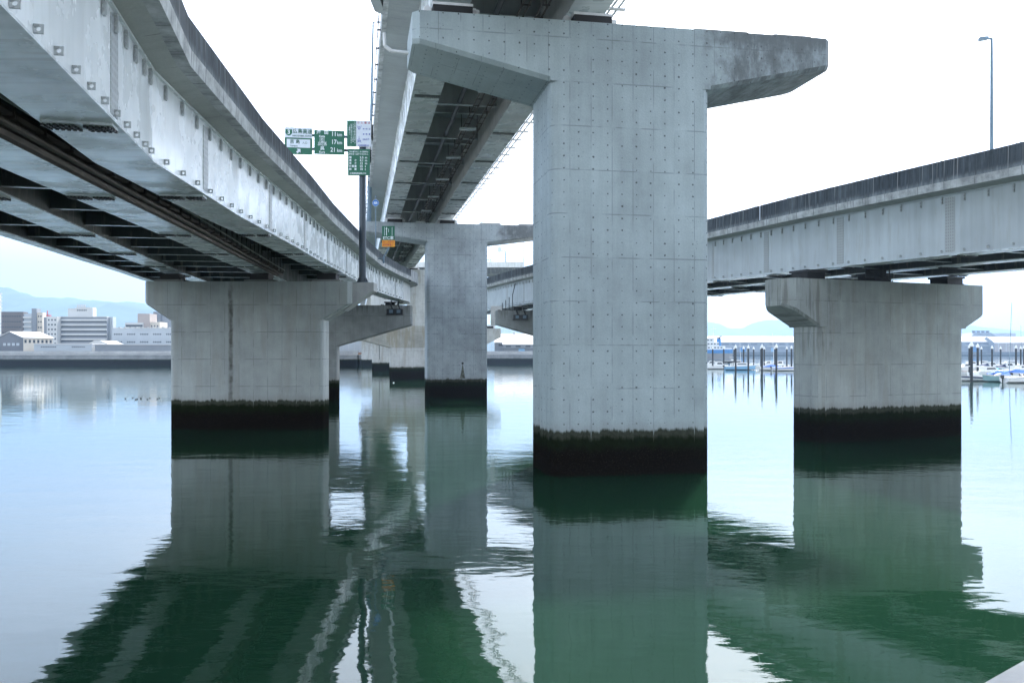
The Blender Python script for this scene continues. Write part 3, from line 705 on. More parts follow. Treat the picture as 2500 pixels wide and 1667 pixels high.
# rusty drain pipe and cable tray slung beside the middle girder
m = MB(); yy = frange(4, 60, 4)
for a, b2 in zip(yy, yy[1:]):
    for o, dz, r in ((.80, .02, .13), (1.02, .10, .07), (1.16, .04, .06), (.78, .42, .12)):
        m.tube((lerp(XM, a) + o, a, zl(a) + dz), (lerp(XM, b2) + o, b2, zl(b2) + dz), r, n=8)
for a in frange(5, 60, 1.5): m.beam((lerp(XM, a) + .64, a, zl(a) + .16), (lerp(XM, a) + 1.22, a + .1, zl(a) + .16), .06, .06); m.box(lerp(XM, a) + 1.18, lerp(XM, a) + 1.22, a, a + .04, zl(a) + .16, zl(a) + 1.8)
B(m, 'drain_pipe', M['rust'])
m = MB()
for a, b2 in zip(yy, yy[1:]): m.beam((lerp(XM, a) + 1.34, a, zl(a) + .30), (lerp(XM, b2) + 1.34, b2, zl(b2) + .30), .03, .05)
B(m, 'cable_tray', M['steel_box'])
# curved end of the ramp past the joint: web, soffit, parapet following an arc
arc = [(-10.62, 90.3), (-10.42, 92.2), (-10.38, 94.2), (-10.52, 96.2), (-10.95, 98.2), (-11.9, 100.2), (-13.4, 101.8), (-15.6, 103.0)]
ua = [0]
for a, b2 in zip(arc, arc[1:]): ua.append(ua[-1] + math.dist(a, b2))
def arcnorm(i):
    a = arc[max(0, i - 1)]; b2 = arc[min(len(arc) - 1, i + 1)]; d = Vector((b2[0] - a[0], b2[1] - a[1])).normalized(); return Vector((d.y, -d.x))
def arcstrip(lines):
    m = MB(); rings = []
    for i, p_ in enumerate(arc):
        n_ = arcnorm(i); rings.append([(p_[0] + n_.x * o, p_[1] + n_.y * o, 10.58 + dz) for o, dz in lines])
    return m.slices(rings, ua, vs=[dz for o, dz in lines] + [0])
B(arcstrip([(-.25, 2.05), (0, 2.05), (0, 3.2), (-.25, 3.2)]), 'parapet', M['parapet_pale'])
B(arcstrip([(-4, 1.97), (-1, 1.97), (-.02, 2.1), (-.02, 2.3), (-4, 2.3)]), 'deck_slab', M['conc_soffit'])
B(arcstrip([(-2.1, 0), (-.85, 0), (-.85, 1.95), (-2.1, 1.95)]), 'box_girder', M['steel_far'])
m = MB().box(-10.75, -10.55, 89.7, 89.95, 12.5, 13.75); B(m, 'joint_cover', M['black'])

# ---------------------------------------------------------------- right ramp
XO = [(20, 26.2), (28, 23.55), (35.6, 21.15), (42, 19.0), (48.5, 16.95), (62, 13.7), (80, 8.2), (106, .5), (125, -5.0), (138, -9.5)]
ZR = [(20, 9.1), (35.6, 9.48), (48.5, 9.81), (62, 10.22), (80, 10.55), (106, 11.0), (138, 11.2)]
g1 = lambda y: lerp(XO, y) + .64; g2 = lambda y: g1(y) + 5.2; g3 = lambda y: g1(y) + 11.3
ys2 = frange(20, 138, 4)
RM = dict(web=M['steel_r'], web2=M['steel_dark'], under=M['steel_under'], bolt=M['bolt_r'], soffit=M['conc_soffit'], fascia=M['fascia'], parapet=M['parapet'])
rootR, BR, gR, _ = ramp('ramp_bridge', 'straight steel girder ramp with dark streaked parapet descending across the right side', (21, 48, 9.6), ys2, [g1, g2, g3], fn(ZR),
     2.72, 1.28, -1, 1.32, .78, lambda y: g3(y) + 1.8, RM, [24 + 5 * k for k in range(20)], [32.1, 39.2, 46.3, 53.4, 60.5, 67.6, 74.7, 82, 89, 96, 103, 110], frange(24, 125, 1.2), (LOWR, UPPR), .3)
# end post, small pipes, inspection strut
BR(MB().box(20.3, 21.5, 49.4, 49.46, 9.4, 9.9).tube((20.4, 49, 9.75), (21.1, 49, 9.0 + .4), .03).tube((21.1, 49, 9.25), (21.1, 49, 9.9), .035).tube((21.5, 49, 9.25), (21.5, 49, 9.9), .035), 'inspection_strut', M['black'])
m = MB()
rr = random.Random(2)
for y in frange(24, 100, 3.7):
    x = lerp(XO, y) - .55; z = lerp(ZR, y) + 2.72 + 1.42
    m.tube((x, y, z), (x, y, z + .13), .018, n=5); m.tube((x + .02, y + .35, z), (x + .02, y + .35, z + .17), .018, n=5)
BR(m, 'parapet_bolt', M['black'])
for y in (29, 52.5, 63): 
    m = MB()
    x = lerp(XO, y) - .86; z = lerp(ZR, y) + 2.72
    m.box(x - .02, x + .02, y - .03, y + .03, z + .5, z + 1.40)
    BR(m, 'joint_strip', M['signwhite'])

# elevated road glimpsed behind, between second and first pier
dk = thing('road_viaduct', 'short stretch of pale elevated deck far back in the gap left of the big pier', 'bridge', (-2, 215, 20))
MB().box(-30, 4.8, -3, 3, 6.0, 7.35).build('parapet', M['steel_far'], dk)
MB().box(-30, 4.4, -2.8, 6, 4.4, 5.98).build('deck_slab', M['steel_dark'], dk)
for x in (-22, -12): MB().box(x, x + 1.3, 0, 1.2, -20, 4.38).build('column', M['conc_far'], dk)
MB().tube((4.9, -3.2, 4.0), (4.9, -3.2, 13.4), .11).build('pole', M['signwhite'], dk)

# ---------------------------------------------------------------- signs on the pole of the left pier
sg = thing('road_sign_gantry', 'dark pole on the left pier bearing green and white expressway signs', 'road sign', (-10.16, 57.55 + .9, 9.79))
def SG(u, v, Y): return at(u, v, Y) - sg.location
Yp = 58.45
pb = SG(878, 300, Yp)
m = MB(); m.tube((0, 0, 0), (0, 0, pb.z), .235, n=20); m.tube((0, 0, 0), (0, 0, .12), .40, n=16)
for k in range(8):
    a = math.pi * k / 4; m.prism([(.2, .12), (.38, .12), (.2, .5)], -.015, .015); nv = 6
    for q in range(len(m.v) - nv, len(m.v)): x, y, z = m.v[q]; m.v[q] = (x * math.cos(a) - y * math.sin(a), x * math.sin(a) + y * math.cos(a), z)
m.build('pole', M['navy'], sg, smooth=False)
for vv in (333, 366):
    a = SG(715, vv - 4, Yp); b2 = SG(878, vv + 3, Yp); MB().tube(a, b2, .095, n=12).build('arm', M['navy'], sg)
def panel(u0, v0, u1, v1, rz, mat, nm='sign_panel', Y=58.1, backing=True):
    a = SG(u0, v0, Y); b2 = SG(u1, v1, Y); w_, h_ = b2.x - a.x, a.z - b2.z
    o = MB().box(-w_ / 2, w_ / 2, -.02, .02, -h_ / 2, h_ / 2).build(nm, mat, sg, bevel=.006); o.location = ((a.x + b2.x) / 2, (a.y + b2.y) / 2, (a.z + b2.z) / 2); o.rotation_euler = (0, 0, rz)
    return o, w_, h_
def plate(parent, x0, x1, z0, z1, mat, nm, d=-.026):
    return MB().box(x0, x1, d, d + .004, z0, z1).build(nm, mat, parent)
TY = -.032
# left: route panel
RZS = R(9)
o, w_, h_ = panel(696, 312, 761.6, 377.5, RZS, M['green'], Y=57.9)
px = w_ / 515.0                                   # one unit of the enlarged view
plate(o, -w_ / 2 + .01, w_ / 2 - .01, h_ / 2 - 196 * px, h_ / 2 - .01, M['signwhite'], 'white_panel')
plate(o, -w_ / 2 + 38 * px, w_ / 2 - 38 * px, -h_ / 2 + 130 * px, -h_ / 2 + 290 * px, M['signwhite'], 'white_panel')
sh = MB(); cxs, cz = -w_ / 2 + 77 * px, h_ / 2 - 100 * px; r = 62 * px
sh.prism([(cxs - r, cz + r * .95), (cxs + r, cz + r * .95), (cxs + r, cz - r * .2), (cxs + r * .6, cz - r * .75), (cxs, cz - r * 1.05), (cxs - r * .6, cz - r * .75), (cxs - r, cz - r * .2)], -.034, -.028); sh.build('route_shield', M['green'], o)
text('3', 92 * px * 1.2, M['lettering'], o, (cxs, -.038, cz + .01), align='CENTER', bold=.008)
text('広島高速', 96 * px, M['letter_dark'], o, (-w_ / 2 + 150 * px, TY, h_ / 2 - 78 * px), bold=.006, sx=.96)
text('HIROSHIMA EXPWY', 44 * px, M['letter_dark'], o, (-w_ / 2 + 143 * px, TY, h_ / 2 - 162 * px), bold=.003, sx=.98)
text('吉 島', 84 * px, M['letter_dark'], o, (-w_ / 2 + 95 * px, TY, -h_ / 2 + 238 * px), bold=.005)
text('入口', 48 * px, M['letter_dark'], o, (-w_ / 2 + 328 * px, TY, -h_ / 2 + 222 * px), bold=.002)
text('Yoshijima', 38 * px, M['letter_dark'], o, (-w_ / 2 + 95 * px, TY, -h_ / 2 + 160 * px), bold=.002)
ar = MB(); ax, az = -w_ / 2 + 265 * px, -h_ / 2 + 70 * px; q = 1 * px
ar.prism([(ax - 42 * q, az + 36 * q), (ax + 30 * q, az + 36 * q), (ax + 30 * q, az - 40 * q), (ax + 8 * q, az - 18 * q), (ax - 24 * q, az - 50 * q), (ax - 52 * q, az - 22 * q), (ax - 18 * q, az + 10 * q)], -.032, -.026); ar.build('arrow', M['signwhite'], o)
# middle: distances
o, w_, h_ = panel(768, 319, 840.3, 377.5, RZS, M['green'], Y=57.9); px = w_ / 567.0
text('海', 82 * px, M['lettering'], o, (-w_ / 2 + 42 * px, TY, h_ / 2 - 46 * px), bold=.006)
text('田', 82 * px, M['lettering'], o, (-w_ / 2 + 185 * px, TY, h_ / 2 - 46 * px), bold=.006)
text('Kaita', 54 * px, M['lettering'], o, (-w_ / 2 + 90 * px, TY, h_ / 2 - 120 * px), bold=.004)
for t_, zc in (('11', 70), ('17', 222), ('21', 372)):
    text(t_, 118 * px, M['lettering'], o, (-w_ / 2 + (318 if t_ != '21' else 302) * px, TY, h_ / 2 - zc * px), bold=.006, sx=.86)
    text('km', 92 * px, M['lettering'], o, (-w_ / 2 + 426 * px, TY, h_ / 2 - (zc + 8) * px), bold=.003, sx=.86)
fr_ = MB(); fx, fz = -w_ / 2 + 148 * px, h_ / 2 - 182 * px
for x0, x1, z0, z1 in ((-44, 44, 28, 32), (-44, 44, -32, -28), (-44, -40, -28, 28), (40, 44, -28, 28)): fr_.box(fx + x0 * px, fx + x1 * px, -.030, -.026, fz + z0 * px, fz + z1 * px)
fr_.build('frame', M['lettering'], o)
text('E2', 54 * px, M['lettering'], o, (fx, TY, fz), align='CENTER', bold=.003)
text('山陽道', 54 * px, M['lettering'], o, (-w_ / 2 + 70 * px, TY, h_ / 2 - 245 * px), bold=.003)
text('SANYO EXP', 32 * px, M['lettering'], o, (-w_ / 2 + 66 * px, TY, h_ / 2 - 285 * px), bold=.002)
text('呉', 82 * px, M['lettering'], o, (-w_ / 2 + 112 * px, TY, h_ / 2 - 350 * px), bold=.006)
text('Kure', 54 * px, M['lettering'], o, (-w_ / 2 + 92 * px, TY, h_ / 2 - 420 * px), bold=.004)
# upper right: no-entry board
o, w_, h_ = panel(847.3, 295, 905.8, 358.5, R(2), M['signwhite']); px = w_ / 458.0
plate(o, -w_ / 2, -w_ / 2 + 175 * px, -h_ / 2, h_ / 2, M['green'], 'green_panel')
for k, (col_, t0, s_) in enumerate((('この道路は自動車専用道路です', 30, 26), ('人が立ち入ることや自転車', 60, 26), ('軽車両の通行はできません', 82, 26), ('ご遠慮下さい', 110, 28))):
    for j, ch in enumerate(col_): text(ch, s_ * px, M['lettering'], o, (-w_ / 2 + (140 - 35 * k) * px, TY, h_ / 2 - (t0 + 31 * j) * px), bold=.001)
for j, ch in enumerate('進入禁止'): text(ch, 44 * px, M['letter_red'], o, (-w_ / 2 + (196 + 68 * j) * px, TY, h_ / 2 - 45 * px), bold=.004)
for i, (wd, zc) in enumerate((('歩行者', 165), ('自転車', 262))):
    for j, ch in enumerate(wd): text(ch, 34 * px, M['letter_blue'], o, (-w_ / 2 + (300 + 56 * j) * px, TY, h_ / 2 - zc * px), bold=.002)
text('125cc以下', 36 * px, M['letter_blue'], o, (-w_ / 2 + 296 * px, TY, h_ / 2 - 360 * px), bold=.002, sx=.8)
text('広島高速道路公社', 30 * px, M['letter_blue'], o, (-w_ / 2 + 215 * px, TY, h_ / 2 - 475 * px), bold=.001, sx=.85)
m = MB(); bx, bz = -w_ / 2 + 230 * px, h_ / 2 - 150 * px
def bar(x0, z0, x1, z1, t):
    d = Vector((x1 - x0, 0, z1 - z0)).normalized(); n_ = Vector((-d.z, 0, d.x)) * t / 2
    m.prism([(bx + (x0 + n_.x / px) * px, bz + (z0 + n_.z / px) * px), (bx + (x1 + n_.x / px) * px, bz + (z1 + n_.z / px) * px), (bx + (x1 - n_.x / px) * px, bz + (z1 - n_.z / px) * px), (bx + (x0 - n_.x / px) * px, bz + (z0 - n_.z / px) * px)], -.031, -.026)
for a in ((-40, 55, -12, -15), (45, 55, 18, -15), (0, 45, 0, -5), (0, 15, -14, -30), (0, 15, 16, -30), (0, -190, -26, -250), (0, -190, 28, -250), (-26, -250, 28, -250), (0, -150, 0, -200), (-40, -270, 40, -225), (-36, -220, 46, -270)): bar(*a, 6 * px)
m.box(bx - 9 * px, bx + 9 * px, -.031, -.026, bz + 20 * px, bz + 36 * px); m.build('pictogram', M['letter_blue'], o)
# lower right: size limits
o, w_, h_ = panel(849.6, 364.4, 903, 428.9, R(2), M['green']); px = w_ / 420.0
text('次の基準をこえる車両は', 34 * px, M['lettering'], o, (-w_ / 2 + 24 * px, TY, h_ / 2 - 56 * px), bold=.0015, sx=.98)
text('許可なく通行できません', 34 * px, M['lettering'], o, (-w_ / 2 + 24 * px, TY, h_ / 2 - 102 * px), bold=.0015, sx=.98)
for k, (a, b2, c2, d2) in enumerate((('幅', '', '2.5', 'm'), ('高', 'さ', '4.1', 'm'), ('長', 'さ', '12', 'm'), ('総', '量', '25', 't'), ('軸', '重', '10', 't'))):
    z = h_ / 2 - (165 + 56 * k) * px
    text(a, 46 * px, M['lettering'], o, (-w_ / 2 + 24 * px, TY, z), bold=.003)
    if b2: text(b2, 46 * px, M['lettering'], o, (-w_ / 2 + 122 * px, TY, z), bold=.003)
    if k == 3: text('重', 46 * px, M['lettering'], o, (-w_ / 2 + 73 * px, TY, z), bold=.003)
    text(c2, 58 * px, M['lettering'], o, (-w_ / 2 + 228 * px, TY, z), bold=.004)
    text(d2, 58 * px, M['lettering'], o, (-w_ / 2 + 325 * px, TY, z), bold=.004)
text('広島高速道路公社', 36 * px, M['lettering'], o, (-w_ / 2 + 36 * px, TY, -h_ / 2 + 38 * px), bold=.0015, sx=1.1)

# ---------------------------------------------------------------- toll sign, round blue sign
Y = 71.5; a = at(932.8, 552, Y); b2 = at(963.6, 602.7, Y); c0 = (a + b2) / 2
ts = thing('toll_lane_sign', 'small green sign reading ETC above an orange plate, beside the left ramp parapet', 'road sign', (c0.x - .9, Y, 13.0))
def T(u, v): return at(u, v, Y) - ts.location
def tpanel(u0, v0, u1, v1, mat, nm):
    p0, p1 = T(u0, v0), T(u1, v1); w_, h_ = p1.x - p0.x, p0.z - p1.z
    o = MB().box(-w_ / 2, w_ / 2, -.02, .02, -h_ / 2, h_ / 2).build(nm, mat, ts, bevel=.008); o.location = (p0 + p1) / 2; return o, w_, h_
o, w_, h_ = tpanel(932.8, 552, 963.6, 586.2, M['green'], 'sign_panel')
text('ETC車', w_ * .305, M['lettering'], o, (0, TY, -h_ * .37), align='CENTER', bold=.006)
m = MB(); m.box(-w_ * .31, -w_ * .285, -.03, -.024, -h_ * .18, h_ * .42); m.box(w_ * .285, w_ * .31, -.03, -.024, -h_ * .18, h_ * .42); m.box(-w_ * .17, -w_ * .12, -.03, -.024, -h_ * .18, h_ * .3); m.prism([(-w_ * .21, h_ * .28), (-w_ * .08, h_ * .28), (-w_ * .145, h_ * .44)], -.03, -.024); m.box(w_ * 0, w_ * .03, -.03, -.024, h_ * .05, h_ * .30)
m.build('lane_arrow', M['lettering'], o)
o, w_, h_ = tpanel(932.8, 586.6, 964.2, 602.7, M['orange'], 'sign_panel')
text('カード挿入', w_ * .175, M['letter_red'], o, (0, TY, h_ * .22), align='CENTER', bold=.003); text('の確認を！', w_ * .175, M['letter_red'], o, (0, TY, -h_ * .22), align='CENTER', bold=.003)
p0, p1 = T(950, 603), T(936.5, 628); m = MB(); m.tube(p0 + Vector((0, .06, .6)), p0 + Vector((0, .06, 0)), .05); m.tube(p0 + Vector((0, .06, 0)), p1, .06); m.tube(p1, p1 + Vector((0, 0, -.5)), .075); m.tube(p1 + Vector((-.02, 0, -.1)), p1 + Vector((-.5, .1, -.1)), .05); m.build('arm', M['bluegrey'], ts)
rs = thing('round_road_sign', 'round blue sign with white car symbol on a thin pole above the left ramp', 'road sign', (at(917.3, 600, 73).x, 73, 12.6))
MB().tube((0, 0, 0), (0, 0, at(917, 477, 73).z - 12.6), .045, n=8).build('pole', M['bluegrey'], rs)
zc = at(917, 496, 73).z - 12.6
MB().tube((0, -.06, zc), (0, -.045, zc), .285, n=28).build('sign_disc', M['signwhite'], rs)
dd = MB().tube((0, -.068, zc), (0, -.061, zc), .262, n=28).build('sign_disc', M['blue'], rs)
m = MB(); m.prism([(-.15, zc - .09), (.15, zc - .09), (.15, zc + .01), (.09, zc + .11), (-.09, zc + .11), (-.15, zc + .01)], -.076, -.069); m.build('car_symbol', M['lettering'], dd)
m = MB(); m.box(-.08, .08, -.08, -.077, zc + .02, zc + .08); m.box(-.11, -.06, -.08, -.077, zc - .06, zc - .02); m.box(.06, .11, -.08, -.077, zc - .06, zc - .02); m.build('car_windows', M['blue'], dd)

# ---------------------------------------------------------------- lamps
def lamp(label, x, y, z0, z1, r0, r1, arm, mat, lean=0., head=.55):
    t = thing('street_lamp', label, 'street lamp', (x, y, z0), 0, 'road lamps on the elevated roads')
    h = z1 - z0; m = MB(); m.tube((0, 0, 0), (lean, 0, h), r0, r1, n=12); m.tube((0, 0, 0), (0, 0, .25), r0 * 1.5, n=12); m.build('pole', mat, t)
    m = MB(); m.tube((lean, 0, h), (lean + arm, 0, h + .02), r1 * .8, n=8)
    m.build('arm', mat, t)
    e = lean + arm; s = 1 if arm > 0 else -1
    m = MB(); m.slices([[(e - s * .1, -.10, h - .06), (e - s * .1, .10, h - .06), (e - s * .1, .08, h + .1), (e - s * .1, -.08, h + .1)], [(e + s * head, -.15, h - .1), (e + s * head, .15, h - .1), (e + s * head, .08, h + .06), (e + s * head, -.08, h + .06)]], None); m.build('lamp_head', mat, t)
    return t
p0 = at(901, 540, 97.8); p1 = at(911, 55, 97.8)
lamp('very tall blue-grey lamp post standing on the left arm of the second pier', p0.x, 97.8, 19.76, p1.z, .24, .10, .5, M['bluegrey'], p1.x - p0.x, .9)
p1 = at(2421, 95, 41.5); lamp('slender grey lamp post above the right ramp parapet with its head turned left', p1.x, 41.5, 12.6, p1.z, .095, .06, -.3, M['bluegrey'], 0, .30)
p1 = at(904, 275, 150); lamp('thin far lamp post just behind the upper edge of the green signs', p1.x, 150, 24.9, p1.z, .10, .07, .6, M['bluegrey'], 0, .6)
p1 = at(1234, 613, 214); t = lamp('distant lamp post with floodlight cluster on the far deck in the gap', p1.x, 214, 27.3, p1.z, .13, .1, -1.2, M['bluegrey'], 0, .8)
MB().box(-1.9, -1.0, -.3, .3, p1.z - 27.3 - .3, p1.z - 27.3 + .9).build('lamp_head', M['signwhite'], t)
p1 = at(1198, 634, 214); lamp('shortest distant lamp on the far deck, left of the floodlight post', p1.x, 214, 27.3, p1.z, .08, .06, -.5, M['bluegrey'], 0, .5)
# floodlights hung on the crossbeams
def flood(x, y, z, label):
    t = thing('floodlight', label, 'floodlight', (x, y, z), 0, 'floodlights bracketed on the crossbeams')
    MB().box(-.50, .42, -.62, -.1, -.95, -.40).box(-.58, .48, -.68, -.05, -1.05, -.95).build('lamp_housing', M['black'], t, bevel=.03)
    MB().box(-.22, .18, -.66, -.62, -.85, -.5).build('glass', M['bluegrey'], t)
    MB().tube((-.1, .25, .45), (-.1, -.35, .1), .09).tube((-.1, -.35, .1), (.1, -.35, -.42), .08).tube((-.45, .1, .3), (.35, .1, .3), .05).build('bracket', M['black'], t)
p0 = at(955, 746, 91); flood(p0.x, 91.6, 10.1, 'left of two black floodlights hung on the shaded pier arm')
p0 = at(973, 746, 91); flood(p0.x, 91.7, 10.1, 'right of two black floodlights hung on the shaded pier arm')
p0 = at(1263, 755, 106); flood(p0.x, 106, 10.1, 'left of two black floodlights on the pier arm beside the big pier')
p0 = at(1281, 755, 106); flood(p0.x, 106.1, 10.1, 'right of two black floodlights on the pier arm beside the big pier')
# the quay the camera looks from
m = MB(); m.prism([(-14, -9.55), (34, 29.46), (46, 10), (0, -30), (-25, -30)], -1, 3.86, 'z'); q = m.build('quay', M['conc_plain'], bevel=.03); tag(q, kind='structure')
# box on the far pier
tb = thing('junction_box', 'small white box under the right ramp deck, left of the shaded pier arm', 'box', (at(1213, 762, 112).x, 112, 9.2))
MB().box(-.8, .7, -.5, .5, -.6, 1.9).build('case', M['white'], tb, bevel=.04); MB().box(.1, .5, -.53, -.5, -.2, 1.4).build('grille', M['black'], tb)
# ================================================================ the far shore
M['wall_mid'] = concrete('seawall_concrete', (.20, .21, .215), panel=(9, 30), lines=.4, tide=2.35, blot=.2)
M['wall_up'] = concrete('parapet_seawall', (.30, .31, .31), panel=(8, 30), lines=.4)
M['wall_dark'] = concrete('dark_quay_face', (.10, .11, .115), panel=(12, 30), tide=1.0)
M['cap_pale'] = simple('pale_coping', (.5, .5, .49), .8)
M['bwhite'] = simple('building_white', (.50, .51, .50), .7, .05, .1)
M['bpale'] = simple('building_pale_blue', (.38, .42, .45), .7, .06, .1)
M['bgrey'] = simple('building_grey', (.22, .22, .22), .8, .08, .1)
M['bbrown'] = simple('building_brown_grey', (.12, .11, .105), .8, .08, .1)
M['bcream'] = simple('building_cream', (.55, .50, .42), .8, .06, .1)
M['btan'] = simple('building_tan', (.36, .31, .28), .8, .06, .1)
M['bmid'] = simple('building_blue_grey', (.20, .22, .24), .7, .06, .1)
M['pane'] = simple('dark_window_glass', (.05, .06, .07), .15, .1)
M['roofw'] = simple('white_sheet_roof', (.50, .50, .50), .6, .05, .05)
M['roofdark'] = simple('dark_sheet_wall', (.12, .13, .145), .7, .1, .1)
M['red'] = simple('red_paint', (.5, .05, .05), .5, .05)
M['hullblue'] = simple('hull_blue', (.02, .17, .42), .4, .06)
M['gel'] = simple('white_gelcoat', (.70, .71, .71), .25, .03)
M['gelblue'] = simple('pale_blue_gelcoat', (.22, .42, .62), .25, .03)
M['gelteal'] = simple('teal_gelcoat', (.22, .36, .38), .25, .03)
M['canvas'] = simple('blue_canvas', (.02, .12, .48), .8, .1)
M['canvascyan'] = simple('cyan_canvas', (.03, .36, .52), .8, .1)
M['canvasnavy'] = simple('navy_canvas', (.015, .03, .09), .8, .1)
M['wood'] = simple('brown_timber', (.22, .13, .08), .8, .2)

def wallrun(name, pts, z0, z1, th, mat, label=None):
    m = MB()
    for a, b_ in zip(pts, pts[1:]):
        m.beam((a[0], a[1] + th / 2, z0), (b_[0], b_[1] + th / 2, z0), th, z1 - z0)
    o = m.build(name, mat); tag(o, label, 'wall'); return o
LP = [(-900, 330), (-62, 344), (-40, 396), (66, 398)]
wallrun('seawall', LP, -1, 4.05, 2, M['wall_mid'], 'long grey concrete seawall with black wet foot along the far shore')
wallrun('seawall', [(x, y + 2.5) for x, y in LP], 3.9, 5.6, .6, M['wall_up'], 'upper pale parapet wall standing back above the far seawall')
tag(wallrun('quay_edge', [(x, y - .15) for x, y in LP], 4.06, 4.2, 2, M['cap_pale']), kind='structure')
wallrun('quay_wall', [(66, 398), (92, 1344), (2600, 1344)], -1, 5.7, 2, M['wall_dark'], 'dark distant quay wall behind the marina')

def bld(name, label, u0, u1, vt, Y, depth, mat, z0=4.0, group=None):
    x0, x1 = (u0 - 1250) / 2100 * Y, (u1 - 1250) / 2100 * Y; zt = CAMZ + (860 - vt) / 2100 * Y
    t = thing(name, label, 'building', ((x0 + x1) / 2, Y, z0), 0, group)
    W, H = x1 - x0, zt - z0
    if u0 < 300: depth = min(depth, 5)
    MB().box(-W / 2, W / 2, 0, depth, 0, H).build('wall', mat, t); return t, W, H
def windows(t, x0, x1, z0, z1, nx, nz, w_, h_, mat=None, y=-.06):
    me = MB().box(-w_ / 2, w_ / 2, 0, .1, -h_ / 2, h_ / 2).mesh('window', mat or M['pane'])
    for i in range(nx):
        for k in range(nz):
            put('window', me, t, (x0 + (x1 - x0) * (i + .5) / nx, y, z0 + (z1 - z0) * (k + .5) / nz))
G = 'buildings on the far shore'
# 1 slim tower at the frame edge
t, W, H = bld('tower_block', 'slim pale tower cut by the left edge of the view, balconies on its side', -40, -8, 715, 560, 6, M['bwhite'], group=G)
for k in range(16): MB().box(W / 2, W / 2 + 1.0, .5, 4.5, 3 + k * 2.4, 3.9 + k * 2.4).build('balcony', M['bpale'], t)
# 2 apartment block: brown slab + balconies + lift tower + cream wing
t, W, H = bld('apartment_block', 'brown-grey apartment block with pale balconies and a grey lift tower', 3, 56, 761, 480, 14, M['bbrown'], group=G)
windows(t, -W / 2 + .4, W / 2 - 1, 1.5, H - 1, 8, 7, .8, .8)
MB().box(W / 2, W / 2 + 5, .8, 5, 0, H - 1).build('wall', M['bpale'], t)
for k in range(8): MB().box(W / 2 + .2, W / 2 + 4.8, -.4, .8, 2.0 + k * (H - 3) / 8, 2.9 + k * (H - 3) / 8).build('balcony', M['bwhite'], t)
MB().box(W / 2 + 5, W / 2 + 7.8, -.3, 4, 0, H + 1.8).build('lift_tower', M['bmid'], t)
wg = MB().box(W / 2 + 7.8, W / 2 + 10.8, .2, 4, 0, H - .4).build('wall', M['bcream'], t)
windows(t, W / 2 + 8, W / 2 + 10.6, 1, H - 1, 2, 7, .7, .9, y=.14)
# 3 hospital slab with horizontal bands
t, W, H = bld('office_block', 'long white banded block with rooftop plant room and roof lettering frame', 140, 261, 774, 470, 16, M['bmid'], group=G)
for k in range(7):
    z = H - 1.6 - k * (H - 2) / 7
    MB().box(-W / 2 + 2.2, W / 2 - .1, -.5, 0, z - .5, z + .45).build('sill_band', M['bwhite'], t)
    MB().box(-W / 2 + 2.3, W / 2 - .2, -.12, -.02, z - 1.2, z - .55).build('window_band', M['pane'], t)
MB().box(-W / 2, -W / 2 + 2.1, -.45, 0, 0, H - .4).build('end_wall', M['bmid'], t)
pr = MB().box(-W / 2 + 4.7, -W / 2 + 18.5, 2, 6, H, H + 4.8).build('plant_room', M['bwhite'], t)
MB().box(-W / 2 + 9, -W / 2 + 18.3, 1.9, 6.1, H + 4.8, H + 5.4).build('parapet', M['bwhite'], pr)
m = MB()
for k in range(5): m.box(-W / 2 + 9.8 + k * 1.0, -W / 2 + 10.4 + k * 1.0, 1.8, 2.0, H + 5.4, H + 6.9)
m.box(-W / 2 + 9.5, -W / 2 + 14.8, 1.9, 2.1, H + 5.7, H + 5.8); m.build('roof_frame', M['bwhite'], pr)
windows(t, -W / 2 + 9.6, -W / 2 + 15.2, H + 3.2, H + 4.4, 6, 1, .6, .7, y=1.9)
MB().box(-W / 2, W / 2, -.3, 5, H, H + .3).build('roof_edge', M['bwhite'], t)
MB().box(W / 2, W / 2 + 1.8, 3, 7, 0, H + .2).build('side_wall', M['bpale'], t)
# 4 white point block left of it
t, W, H = bld('office_block', 'white block with a grid of small dark windows left of the banded block', 114, 139.5, 773, 466, 14, M['bwhite'], group=G)
windows(t, -W / 2 + .3, W / 2 - .2, 2, H - .5, 3, 7, .8, .9)
MB().box(-W / 2 - 1.7, -W / 2, .3, 12, 0, H - .4).build('side_wall', M['bmid'], t)
# 5 gabled warehouse: gable's shade and long side's sunlight put into their wall colours
def shed(label, x, y, rz, Wd, Ln, He, Hr, mw, mg, mr, z0=4.0, ndoor=0, nwin=6, mwin=None, name='warehouse'):
    t = thing(name, label, 'warehouse', (x, y, z0), rz, 'warehouses on the far shore')
    # ridge along local x, gable at both ends; long side faces -y
    MB().prism([(0, 0), (Wd, 0), (Wd, He), (Wd / 2, Hr - .12), (0, He)], 0, Ln, 'x').build('wall', mw, t)
    MB().prism([(0, 0), (Wd, 0), (Wd, He - .05), (Wd / 2, Hr - .2), (0, He - .05)], -.12, -.005, 'x').build('gable', mg, t)
    for a, b_ in (((-.8, He - .25), (Wd / 2, Hr)), ((Wd + .8, He - .25), (Wd / 2, Hr))):
        MB().prism([a, b_, (b_[0], b_[1] + .25), (a[0], a[1] + .25)], -.5, Ln + .5, 'x').build('roof', mr, t)
    if nwin:
        w_ = Ln / nwin * .5; wm = MB().box(-w_ / 2, w_ / 2, -.08, -.01, -.45 * He * .2, .45 * He * .2).mesh('window', mwin or M['pane'])
        for k in range(nwin): put('window', wm, t, (Ln * (k + .5) / nwin, 0, He * .78))
    return t
x, y = (57 - 1250) / 2100 * 395, 395
t = shed('gabled warehouse with a dark end wall and sunlit cream long side', x, y, R(60), 21, 14, 7.9, 10.6, M['bcream'], M['roofdark'], M['roofw'], nwin=7)
for k in range(4): MB().box(-.2, -.13, 3 + k * 3.6, 5.2 + k * 3.6, 4.2, 5.4).build('window', M['bpale'], t)
